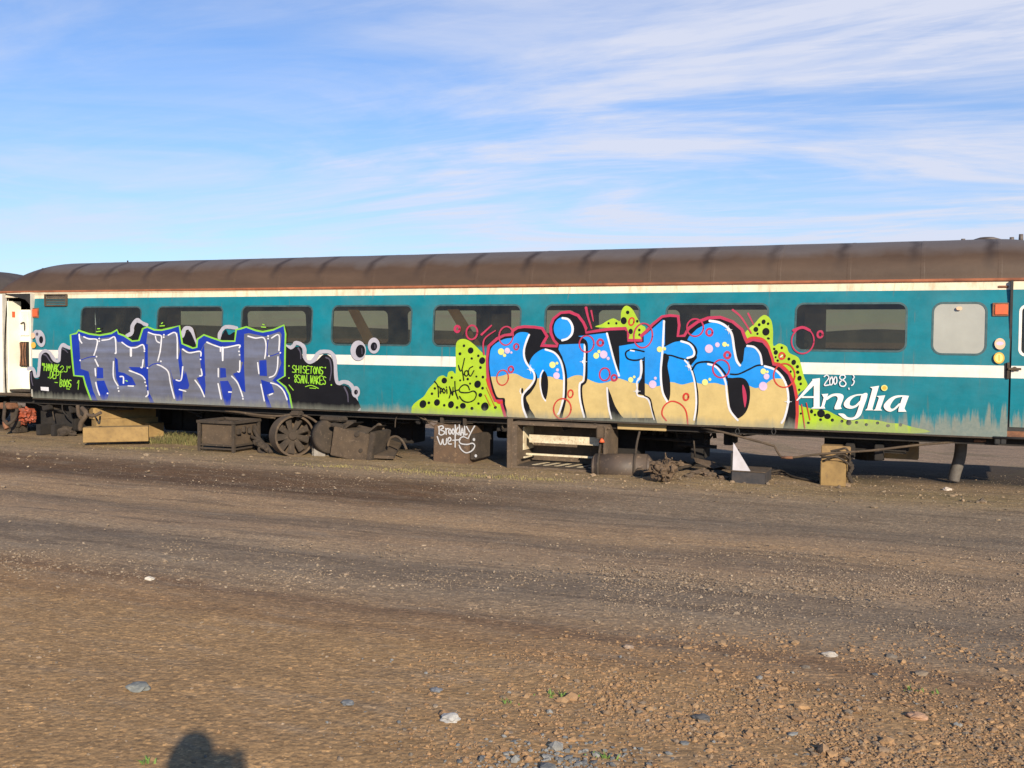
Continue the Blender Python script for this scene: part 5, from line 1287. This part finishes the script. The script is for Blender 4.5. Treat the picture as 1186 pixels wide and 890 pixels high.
def groundmat():
    t = NT('gravel_yard'); P = t.pos(); sep = t.node('ShaderNodeSeparateXYZ', inp={0: P}); x, y, z = sep.outputs
    warp = t.noise(t.mapping(P, (.16, .5, 0)), 1.0, 5, .6)
    yy = t.math('MULTIPLY_ADD', warp, 1.0); t.l.new(y, t.n[-1].inputs[2])
    YC = lambda py, px=500: G(px, py).y+.5
    f = t.node('ShaderNodeMapRange', inp={'Value': yy, 'From Min': -14.5, 'From Max': 3.0, 'To Min': 0, 'To Max': 1}).outputs[0]
    def s(py, col, px=500): return ((YC(py, px)+14.5)/17.5, col)
    ochre = (0.366, 0.230, 0.110); tan = (0.370, 0.250, 0.143); grey = (0.289, 0.213, 0.138); brown = (0.119, 0.070, 0.040); olive = (0.269, 0.194, 0.103)
    st = [s(890, ochre), s(750, ochre), s(736, (0.303, 0.185, 0.091)), s(722, (0.337, 0.215, 0.113)), s(712, (0.202, 0.125, 0.071)), s(704, (0.303, 0.206, 0.120)), s(688, grey), s(662, (0.202, 0.152, 0.105)), s(650, (0.310, 0.227, 0.146)), s(630, (0.337, 0.231, 0.140)), s(618, (0.223, 0.160, 0.105)), s(608, tan),
          s(594, (0.323, 0.219, 0.131)), s(582, brown), s(562, (0.135, 0.083, 0.049)), s(554, (0.296, 0.213, 0.138)), s(540, olive), s(522, (0.269, 0.194, 0.131))]
    st.sort(key=lambda q: q[0])
    c = t.ramp(f, st)
    bm_ = t.math('MULTIPLY', t.node('ShaderNodeMapRange', inp={'Value': y, 'From Min': YC(600)-.6, 'From Max': YC(585)-.5, 'To Min': 0, 'To Max': 1}).outputs[0], t.node('ShaderNodeMapRange', inp={'Value': y, 'From Min': YC(548)-.3, 'From Max': YC(556)-.5, 'To Min': 0, 'To Max': 1}).outputs[0])
    xm = t.math('ADD', x, t.math('MULTIPLY', t.noise(P, .35, 3, .5), 6.0))
    bm_ = t.math('MULTIPLY', bm_, t.node('ShaderNodeMapRange', inp={'Value': xm, 'From Min': -3.5, 'From Max': -.5, 'To Min': 0, 'To Max': .85}).outputs[0])
    c = t.mix(bm_, c, (.240, .185, .130))
    # streaks along the road
    sk = t.noise(t.mapping(P, (.35, 2.6, 0)), 1.3, 6, .65)
    road = t.node('ShaderNodeMapRange', inp={'Value': y, 'From Min': G(500, 740).y, 'From Max': G(500, 690).y, 'To Min': .12, 'To Max': .55}).outputs[0]
    c = t.mix(t.math('MULTIPLY', t.ramp(sk, [(.38, 1), (.50, 0)]), road), c, (.120, .088, .064))
    sk2 = t.noise(t.mapping(P, (.5, 1.6, 0)), 2.3, 6, .7)
    c = t.mix(t.ramp(sk2, [(.50, 0), (.72, .45)]), c, (.33, .27, .20))
    # grains: small stones of mixed colour
    for sc, amt in ((36, .55), (85, .55)):
        v = t.node('ShaderNodeTexVoronoi', inp={'Vector': P, 'Scale': sc}); v.feature = 'F1'
        hs = t.node('ShaderNodeSeparateColor', inp={0: v.outputs['Color']})
        val = t.ramp(hs.outputs[0], [(0, (.62, .60, .58)), (.45, (.97, .97, .97)), (.85, (1.12, 1.1, 1.07)), (.94, (1.5, 1.42, 1.3)), (1, (2.0, 1.9, 1.7))])
        
        c = t.mix(amt, c, t.mix(1.0, c, val, 'MULTIPLY'))
    c = t.mix(.35, c, t.mix(1.0, c, t.ramp(t.noise(P, 9, 6, .7), [(.3, (.55, .55, .55)), (.7, (1.5, 1.45, 1.4))]), 'MULTIPLY'))
    # shade beneath the carriage, put into the ground colour
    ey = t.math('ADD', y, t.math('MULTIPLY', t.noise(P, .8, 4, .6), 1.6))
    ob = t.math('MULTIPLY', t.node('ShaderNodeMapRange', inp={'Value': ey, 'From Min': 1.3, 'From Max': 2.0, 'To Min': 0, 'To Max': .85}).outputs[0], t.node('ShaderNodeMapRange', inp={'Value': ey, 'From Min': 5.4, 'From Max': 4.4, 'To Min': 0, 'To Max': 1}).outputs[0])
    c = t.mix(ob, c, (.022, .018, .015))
    # damp dirt and thin grass-green dust next to the carriage
    gr = t.noise(P, .9, 5, .65); gm = t.math('MULTIPLY', t.ramp(gr, [(.5, 0), (.62, .28)]), t.node('ShaderNodeMapRange', inp={'Value': y, 'From Min': -2.2, 'From Max': -1.2, 'To Min': 0, 'To Max': 1}).outputs[0])
    c = t.mix(gm, c, (.125, .11, .05))
    v2 = t.node('ShaderNodeTexVoronoi', inp={'Vector': P, 'Scale': 30}); h = t.math('MULTIPLY', v2.outputs['Distance'], -1.0)
    h = t.math('ADD', h, t.math('MULTIPLY', t.noise(P, 60, 4, .7), .8))
    h = t.math('ADD', h, t.math('MULTIPLY', t.noise(P, 7, 4, .6), .9))
    b = t.node('ShaderNodeBump', inp={'Strength': .42, 'Distance': .011, 'Height': h}); t.l.new(b.outputs[0], t.bsdf.inputs['Normal'])
    t.set(Base_Color=c, Roughness=.95); t.bsdf.inputs['Specular IOR Level'].default_value = .2
    return t.m
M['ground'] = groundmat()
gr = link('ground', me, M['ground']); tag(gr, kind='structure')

# loose stones: every one real geometry, one mesh per kind of cover
ico = bmesh.new(); bmesh.ops.create_icosphere(ico, subdivisions=1, radius=1)
ICV = np.array([v.co[:] for v in ico.verts]); ICF = np.array([[v.index for v in f.verts] for f in ico.faces]); ico.free()
def stones(name, pos, size, mat, kind='stuff'):
    n = len(pos); base = np.repeat(ICV[None], n, 0)
    base = base*(1+rng.uniform(-.38, .38, (n, len(ICV), 1)))
    base = base*np.stack([rng.uniform(.8, 1.35, n), rng.uniform(.7, 1.1, n), rng.uniform(.45, .75, n)], -1)[:, None, :]
    a = rng.uniform(0, 6.283, n); ca, sa = np.cos(a)[:, None], np.sin(a)[:, None]
    X = base[:, :, 0]*ca-base[:, :, 1]*sa; Y = base[:, :, 0]*sa+base[:, :, 1]*ca
    tl = rng.uniform(-.4, .4, n)[:, None]; Z = base[:, :, 2]+X*tl*.5
    V = np.stack([X, Y, Z], -1)*np.array(size)[:, None, None]+np.array(pos)[:, None, :]
    F = (ICF[None]+(np.arange(n)*len(ICV))[:, None, None]).reshape(-1, 3)
    me = bpy.data.meshes.new(name); me.vertices.add(n*len(ICV)); me.vertices.foreach_set('co', V.reshape(-1).astype('f'))
    me.loops.add(F.size); me.loops.foreach_set('vertex_index', F.reshape(-1).astype('i')); me.polygons.add(len(F)); me.polygons.foreach_set('loop_start', np.arange(0, F.size, 3).astype('i'))
    me.update(calc_edges=True); me.validate()
    me.shade_flat(); o = link(name, me, mat); tag(o, kind=kind); return o
def rockmat(name, cols):
    t = NT(name); r = t.node('ShaderNodeNewGeometry').outputs['Random Per Island']
    c = t.ramp(r, [(i/(len(cols)-1), q) for i, q in enumerate(cols)])
    c = t.mix(.5, c, t.mix(1.0, c, t.ramp(t.noise(t.pos(), 40, 4, .7), [(.3, (.6, .6, .6)), (.7, (1.4, 1.4, 1.4))]), 'MULTIPLY'))
    t.set(Base_Color=c, Roughness=.95); t.bump(t.noise(t.pos(), 90, 3, .6), .4, .01); return t.m
def scatter(n, dens, smin, smax, pw=2.5, sink=.15):
    P = []; S = []
    while len(P) < n:
        px = rng.uniform(-350, 1500); py = rng.uniform(505, 990)
        # uniform on the ground, not on the picture
        w = ((505-392)/(py-392))**3*((py-392)/113)**1.2
        if rng.random() > min(1, w*3): continue
        d = dens(px, py)
        if rng.random() > d: continue
        p = G(px, py)
        if p.y > 2.2: continue
        s = min(smax, max(.0022, smin*math.exp(rng.normal(0, pw))))
        P.append((p.x, p.y, p.z+s*sink)); S.append(s)
    return P, S
def band(py, c, w): return math.exp(-((py-c)/w)**2)
def d_gravel(px, py):
    cl = .5+.5*noise.noise(Vector((px*.01, py*.03, 2)))*2
    tilt = (px-593)*.03
    k = .03+.35*band(py, 560, 14)+.95*band(py-tilt*.5, 668, 16)*(.35+.65*min(1, px/900))+.6*band(py-tilt*.6, 706, 10)*min(1, max(0, px-450)/400)+.25*band(py, 640, 12)
    if px > 680 and 640 < py < 735: k += .35
    return max(0, k*max(.15, cl))
def d_rub(px, py):
    e = min(1, max(0, (px-420)/330)); yt = 742-18*e
    k = .004+e*min(1, max(0, (py-yt)/30))*(.55+.45*min(1, max(0, (py-yt)/120)))
    cl = .55+1.1*noise.noise(Vector((px*.012, py*.02, 7)))
    return max(.003, k*max(.1, cl)) if py > 725 else .0
P_, S_ = scatter(42000, d_gravel, .0038, .026, .52)
stones('loose_gravel', P_, S_, rockmat('gravel_stones', [(0.151, 0.115, 0.080), (0.216, 0.161, 0.110), (0.270, 0.198, 0.135), (0.194, 0.146, 0.100), (0.346, 0.270, 0.190), (0.238, 0.172, 0.115)]))
P_, S_ = scatter(40000, d_rub, .0038, .034, .60)
stones('rubble', P_, S_, rockmat('rubble_stones', [(0.207, 0.122, 0.060), (0.290, 0.171, 0.085), (0.352, 0.216, 0.106), (0.249, 0.152, 0.079), (0.290, 0.176, 0.092), (0.332, 0.206, 0.102), (0.155, 0.132, 0.106), (0.311, 0.186, 0.092)]))
# blue-grey roadstone patch at the bottom
P_ = []; S_ = []
for _ in range(420):
    px = rng.normal(650, 50); py = rng.normal(880, 12)
    if rng.random() < .25: px = rng.uniform(350, 1180); py = rng.uniform(760, 890)
    if py > 910: continue
    p = G(px, py); s = min(.03, .0065*math.exp(rng.normal(0, .5))); P_.append((p.x, p.y, p.z+.3*s)); S_.append(s)
stones('roadstone_chips', P_, S_, rockmat('roadstone', [(0.099, 0.105, 0.110), (0.176, 0.182, 0.182), (0.242, 0.237, 0.220)]))
# clods under and in front of the train
P_, S_ = scatter(2600, lambda px, py: .8*band(py, 556-(700-px)*.05, 12), .008, .07, .7)
stones('trackside_debris', P_, S_, rockmat('clod', [(0.177, 0.123, 0.078), (0.287, 0.203, 0.125), (0.111, 0.085, 0.062), (0.332, 0.245, 0.156)]))
for n_, l_ in (('loose_gravel', 'grey brown gravel strewn over the yard in bands'), ('rubble', 'ochre rubble and small broken stones in the right foreground'), ('roadstone_chips', 'blue grey roadstone chips at the bottom edge'), ('trackside_debris', 'clods and small debris along the foot of the carriage')):
    o = bpy.data.objects[n_]; o['label'] = l_; o['category'] = 'gravel'
# grass tufts: many thin bent blades
def tuft(name, label, cpts, n, hmin, hmax, spread, cols):
    bm = bmesh.new()
    for _ in range(n):
        c = cpts[rng.integers(len(cpts))]; a = rng.uniform(0, 6.28); r = abs(rng.normal(0, spread))
        x, y = c.x+math.cos(a)*r*1.6, c.y+math.sin(a)*r*.6; z = gz(x, y)-.005; h = rng.uniform(hmin, hmax); l = rng.normal(0, .45*h, 2); w = rng.uniform(.003, .006)
        t_ = Vector((math.cos(a), math.sin(a), 0))*w
        p0 = Vector((x, y, z)); p1 = p0+Vector((l[0]*.35, l[1]*.35, h*.6)); p2 = p0+Vector((l[0], l[1], h))
        v = [bm.verts.new(q) for q in (p0-t_, p0+t_, p1+t_*.8, p1-t_*.8, p2)]
        bm.faces.new((v[0], v[1], v[2], v[3])); bm.faces.new((v[3], v[2], v[4]))
    me = bpy.data.meshes.new(name); bm.to_mesh(me); bm.free()
    o = link(name, me, rockmat(name+'_blades', cols)); o.data.materials[0].use_backface_culling = False
    tag(o, label, 'grass', kind='stuff'); return o
gc = [(.06, .08, .02), (.20, .16, .065), (.10, .11, .03), (.28, .22, .10)]
tuft('grass_patch', 'dry green grass patch between the left timber stack and the battery box', [G(x, y) for x, y in ((195, 513), (203, 508), (210, 509), (218, 512), (225, 516), (206, 514), (186, 514))], 1300, .04, .17, .14, gc)
tuft('grass_patch', 'sparse low weeds along the foot of the battery box and cabinet', [G(x, y) for x, y in ((500, 548), (540, 552), (580, 553), (620, 556), (460, 545), (390, 541), (170, 520))], 1500, .01, .05, .30, [(.24, .20, .08), (.30, .24, .10), (.16, .15, .05)])
tuft('grass_patch', 'tiny bright green weeds among the foreground rubble', [G(x, y) for x, y in ((640, 809), (648, 806), (590, 815), (700, 878), (1055, 800), (168, 884))], 70, .01, .035, .03, [(.10, .19, .035), (.13, .20, .05)])

# ---------------------------------------------------------------- low hills far away
bm = bmesh.new(); rr = []
for ring_i, (rad, hk) in enumerate(((820, 0), (900, .45), (980, .8), (1080, 1), (1200, .9), (1400, .3))):
    row = []
    for k in range(361):
        a = R(k); x, y = rad*math.sin(a), rad*math.cos(a)
        hgt = 9+9*noise.noise(Vector((math.sin(a)*2.2, math.cos(a)*2.2, 4)))+6*noise.noise(Vector((math.sin(a)*9, math.cos(a)*9, ring_i*.3)))
        row.append(bm.verts.new((x, y, -1+max(4, hgt)*hk)))
    rr.append(row)
for a, b in zip(rr, rr[1:]):
    for k in range(360): f = bm.faces.new((a[k], a[k+1], b[k+1], b[k])); f.smooth = True
bmesh.ops.recalc_face_normals(bm, faces=bm.faces[:])
me = bpy.data.meshes.new('hills'); bm.to_mesh(me); bm.free()
tag(link('hills', me, simple('hill_grass', (.055, .06, .030), (.09, .08, .045), .95, .02)), kind='structure')

# ---------------------------------------------------------------- sun, sky with cirrus
sd = ray(262, 874).normalized()          # direction the light travels
sun_el = math.asin(-sd.z); sun_dir = -sd
sl = bpy.data.lights.new('sun', 'SUN'); so = bpy.data.objects.new('sun', sl); COL.objects.link(so)
sl.energy = 5.0; sl.angle = R(.53); sl.color = (1.0, .87, .68)
so.rotation_euler = sd.to_track_quat('-Z', 'Y').to_euler(); so.location = (10, -30, 20)
print('sun elevation', math.degrees(sun_el), 'az', math.degrees(math.atan2(sun_dir.x, sun_dir.y)))
w_ = bpy.data.worlds.new('World'); scene.world = w_; w_.use_nodes = True
nt = w_.node_tree; bg = nt.nodes['Background']
sky = nt.nodes.new('ShaderNodeTexSky'); sky.sky_type = 'NISHITA'; sky.sun_disc = False
sky.sun_elevation = sun_el; sky.sun_rotation = math.atan2(sun_dir.x, sun_dir.y) % (2*math.pi); sky.altitude = 50; sky.air_density = 1.0; sky.dust_density = .15; sky.ozone_density = 2.2
def N(typ, **inp):
    nd = nt.nodes.new(typ)
    for k_, v in inp.items():
        key = int(k_[1:]) if k_[0] == 'i' and k_[1:].isdigit() else k_
        if isinstance(v, bpy.types.NodeSocket): nt.links.new(v, nd.inputs[key])
        else: nd.inputs[key].default_value = v
    return nd
tc = N('ShaderNodeTexCoord')
# cirrus on a flat layer high above: direction divided by its height
sp = N('ShaderNodeSeparateXYZ', i0=tc.outputs['Generated'])
zc = N('ShaderNodeMath', i0=sp.outputs[2], i1=.10); zc.operation = 'ADD'
zc2 = N('ShaderNodeMath', i0=zc.outputs[0], i1=.02); zc2.operation = 'MAXIMUM'
dv = N('ShaderNodeVectorMath', i0=tc.outputs['Generated']); dv.operation = 'DIVIDE'
cb = N('ShaderNodeCombineXYZ', i0=zc2.outputs[0], i1=zc2.outputs[0], i2=zc2.outputs[0]); nt.links.new(cb.outputs[0], dv.inputs[1])
def cnoise(sc, rot, scale, det, rough, dist, off=(0, 0, 0)):
    mp = nt.nodes.new('ShaderNodeMapping'); mp.inputs['Scale'].default_value = sc; mp.inputs['Rotation'].default_value = (0, 0, R(rot)); mp.inputs['Location'].default_value = off
    nt.links.new(dv.outputs[0], mp.inputs[0])
    nn = N('ShaderNodeTexNoise', Vector=mp.outputs[0], Scale=scale, Detail=det, Roughness=rough, Distortion=dist); return nn.outputs['Fac']
def cr_(f, a, b, va=0, vb=1):
    m_ = N('ShaderNodeMapRange', Value=f); m_.interpolation_type = 'SMOOTHSTEP'
    for k_, v in (('From Min', a), ('From Max', b), ('To Min', va), ('To Max', vb)): m_.inputs[k_].default_value = v
    return m_.outputs[0]
def mm(op, a, b):
    q = N('ShaderNodeMath', i0=a, i1=b); q.operation = op; return q.outputs[0]
wisps = cr_(cnoise((.6, 1.25, 1), -16, .80, 12, .60, 1.1, (3.1, 1.7, 0)), .40, .68)
sheet = cr_(cnoise((.4, .9, 1), -12, .42, 6, .5, .4, (.6, 4.2, 0)), .32, .60)
fine = cr_(cnoise((.8, 3.2, 1), -20, 2.2, 10, .7, .5, (7, 2, 0)), .38, .75)
# more cloud to the right of the view: weight by azimuth
rt = N('ShaderNodeVectorMath', i0=tc.outputs['Generated'], i1=tuple(right)); rt.operation = 'DOT_PRODUCT'
azr = cr_(rt.outputs['Value'], -.32, .15, .45, 1.05)
fd = N('ShaderNodeVectorMath', i0=tc.outputs['Generated'], i1=tuple(fwd0)); fd.operation = 'DOT_PRODUCT'
az = mm('MULTIPLY', azr, cr_(fd.outputs['Value'], .1, .6, 0, 1))
hz = cr_(sp.outputs[2], .30, .02, 0, .26)
cl = mm('MULTIPLY', mm('MULTIPLY', sheet, az), mm('ADD', mm('MULTIPLY', fine, .50), .22))
cl = mm('ADD', cl, mm('MULTIPLY', mm('MULTIPLY', wisps, az), .78))
cl = mm('ADD', cl, hz)
cl = mm('MINIMUM', cl, .92)
mx = N('ShaderNodeMix'); mx.data_type = 'RGBA'; nt.links.new(cl, mx.inputs[0])
tintm = N('ShaderNodeMix'); tintm.data_type = 'RGBA'; tintm.blend_type = 'MULTIPLY'; tintm.inputs[0].default_value = 1
nt.links.new(sky.outputs[0], tintm.inputs[6]); tintm.inputs[7].default_value = SKYTINT
nt.links.new(tintm.outputs[2], mx.inputs[6]); mx.inputs[7].default_value = CLOUD
nt.links.new(mx.outputs[2], bg.inputs[0]); bg.inputs[1].default_value = .085
# ---------------------------------------------------------------- the photographer, whose shadow falls into the picture
def skinned(name, V, E, rad, mat, parent=None, sub_=2, rootv=0):
    me = bpy.data.meshes.new(name); me.from_pydata([tuple(v) for v in V], E, [])
    o = link(name, me, mat, parent)
    md = o.modifiers.new('skin', 'SKIN'); md.use_smooth_shade = True
    for i, r in enumerate(rad):
        sv = me.skin_vertices[0].data[i]; sv.radius = (r, r) if not isinstance(r, tuple) else r; sv.use_root = (i == rootv)
    s = o.modifiers.new('sub', 'SUBSURF'); s.levels = sub_; s.render_levels = sub_
    return o
fwdh = Vector((-sy_, cy_, 0)); rgt = right.copy()
eye = CAM.copy()
# head centre sits left of and just behind the camera held out at the right eye
HC = eye - rgt*.085 - fwdh*.16 + Vector((0, 0, .035))
feet = HC - fwdh*.05; gzp = gz(feet.x, feet.y)
pr = thing('person', 'photographer in a dark jacket and jeans raising a camera to the eye with both hands', 'person', (feet.x, feet.y, gzp))
jk = simple('dark_jacket', (.03, .035, .05), (.05, .055, .07), .9, 20); sk = simple('skin', (.55, .34, .24), (.50, .30, .21), .55, 8, bump=0); jn = simple('jeans', (.05, .07, .12), (.08, .10, .16), .9, 30)
hair = simple('brown_hair', (.06, .04, .025), (.03, .02, .015), .7, 60)
Z = Vector((0, 0, 1)); b = Vector((feet.x, feet.y, gzp)); Ht = HC.z-gzp
pel = b+Z*(Ht*.555)
V = []; E = []; rad = []
def add(p, r, par=None):
    V.append(p); rad.append(r)
    if par is not None: E.append((par, len(V)-1))
    return len(V)-1
pv = add(pel, .15); wa = add(pel+Z*.18, .135, pv); chs = add(pel+Z*.38, .155, wa); up_ = add(pel+Z*.50, .12, chs); nk = add(pel+Z*.60, .058, up_)
hd = add(HC-Z*.02, .085, nk); ht = add(HC+Z*.07, .078, hd)
camp = eye-fwdh*.10+Z*.012
for s in (-1, 1):
    sh = add(pel+Z*.49+rgt*s*.19, .065, up_)
    hand = camp+rgt*s*.070-Z*.0-fwdh*.01
    elb = pel+Z*.26+rgt*s*.30+fwdh*.18; el = add(elb, .048, sh)
    fo = add(elb.lerp(hand, .55), .040, el); wr = add(elb.lerp(hand, .86), .028, fo); pa = add(elb.lerp(hand, .96), (.036, .022), wr)
    hip = add(pel-Z*.08+rgt*s*.09, .10, pv); kn = add(b+Z*.50+rgt*s*.12+fwdh*.02, .062, hip); ank = add(b+Z*.09+rgt*s*.13, .042, kn); heel = add(b+Z*.05+rgt*s*.13-fwdh*.04, .04, ank); toe = add(b+Z*.035+rgt*s*.15+fwdh*.17, .036, ank)
body = skinned('body', V, E, rad, jk, pr)
body.name = 'body'
# head with nose, ears, hair
mb = MB(); bmh = bmesh.new(); bmesh.ops.create_icosphere(bmh, subdivisions=4, radius=1)
for v in bmh.verts:
    q = v.co.copy(); f = q.y
    sx = .078*(1-.18*max(0, -q.z)); szz = .115; syy = .098
    p = Vector((q.x*sx, q.y*syy*(1-.12*max(0, -q.z)*(q.y < 0)), q.z*szz))
    if abs(q.x) < .22 and q.y > .6 and -.35 < q.z < .15: p.y += .022*(1-abs(q.x)/.22)*(1-abs(q.z+.12)/.27 if abs(q.z+.12) < .27 else 0)
    v.co = p
    v.co = rgt*p.x+fwdh*p.y+Z*p.z
for f in bmh.faces: f.smooth = True
mb._add(bmh, Matrix.Translation(HC), 0)
for s in (-1, 1): mb.blob(HC+rgt*s*.080-fwdh*.01, (.012, .02, .032), 1, 2, .1)
mb.build('head', sk, pr)
mb = MB(); bmh = bmesh.new(); bmesh.ops.create_icosphere(bmh, subdivisions=4, radius=1)
bmesh.ops.delete(bmh, geom=[v for v in bmh.verts if v.co.z < .15+.55*v.co.y and v.co.y > -.35], context='VERTS')
for v in bmh.verts: q = v.co*(1+.04*noise.noise(v.co*6)); v.co = rgt*q.x*.088+fwdh*q.y*.108+Z*q.z*.125
for f in bmh.faces: f.smooth = True
mb._add(bmh, Matrix.Translation(HC), 0); mb.build('hair', hair, pr)
# trousers over the legs
for s in (-1, 1):
    L_ = [pel-Z*.02+rgt*s*.07, pel-Z*.10+rgt*s*.095, b+Z*.50+rgt*s*.12+fwdh*.02, b+Z*.10+rgt*s*.13]
    skinned('trouser_leg', L_, [(0, 1), (1, 2), (2, 3)], [.135, .120, .080, .062], jn, pr)
# hands: five separate bent fingers each around the camera body
for s in (-1, 1):
    hand = camp+rgt*s*.070-Z*.0
    V = [hand-fwdh*.05-Z*.05+rgt*s*.02, hand-fwdh*.02-Z*.01+rgt*s*.012]; E = [(0, 1)]; rad = [(.028, .020), (.036, .016)]
    ho = skinned('hand', V, E, rad, sk, pr)
    for q, (dz, ln) in enumerate(((.028, .9), (.010, 1.0), (-.010, .95), (-.028, .78), (-.045, .7))):
        if q == 4:
            c0 = hand-fwdh*.02-Z*.03; P3 = [c0, c0-rgt*s*.022-Z*.004+fwdh*.0, c0-rgt*s*.05-Z*.006+fwdh*.004]
        else:
            c0 = hand+Z*dz+rgt*s*.010; P3 = [c0, c0+fwdh*.038*ln+rgt*s*.006, c0+fwdh*.052*ln-rgt*s*.018, c0+fwdh*.050*ln-rgt*s*.036]
        fo_ = skinned('finger' if q < 4 else 'thumb', P3, [(i, i+1) for i in range(len(P3)-1)], [.009]*(len(P3)-1)+[.0075], sk)
        fo_.parent = pr; fo_.matrix_parent_inverse = Matrix.Translation(-LOCS[pr.name])
hc = thing('handheld_camera', 'small black compact camera held up to the eye by the photographer', 'camera', tuple(camp))
mb = MB(); rotc = Matrix(((rgt.x, fwdh.x, 0), (rgt.y, fwdh.y, 0), (0, 0, 1))).to_4x4()
mb.box(camp, (.115, .03, .07), rot=rotc, bev=.006); mb.build('case', M['black'], hc)
mb = MB(); mb.cyl(camp+fwdh*.012, camp+fwdh*.05, .026, .024, 24); mb.build('lens', M['dusty2'], hc)
# ---------------------------------------------------------------- render settings
scene.render.engine = 'CYCLES'
scene.view_settings.view_transform = 'Standard'; scene.view_settings.look = 'None'; scene.view_settings.gamma = 1; scene.view_settings.exposure = EXPO
scene.cycles.use_denoising = True; scene.cycles.transparent_max_bounces = 16
scene.render.resolution_x = 1024; scene.render.resolution_y = 768
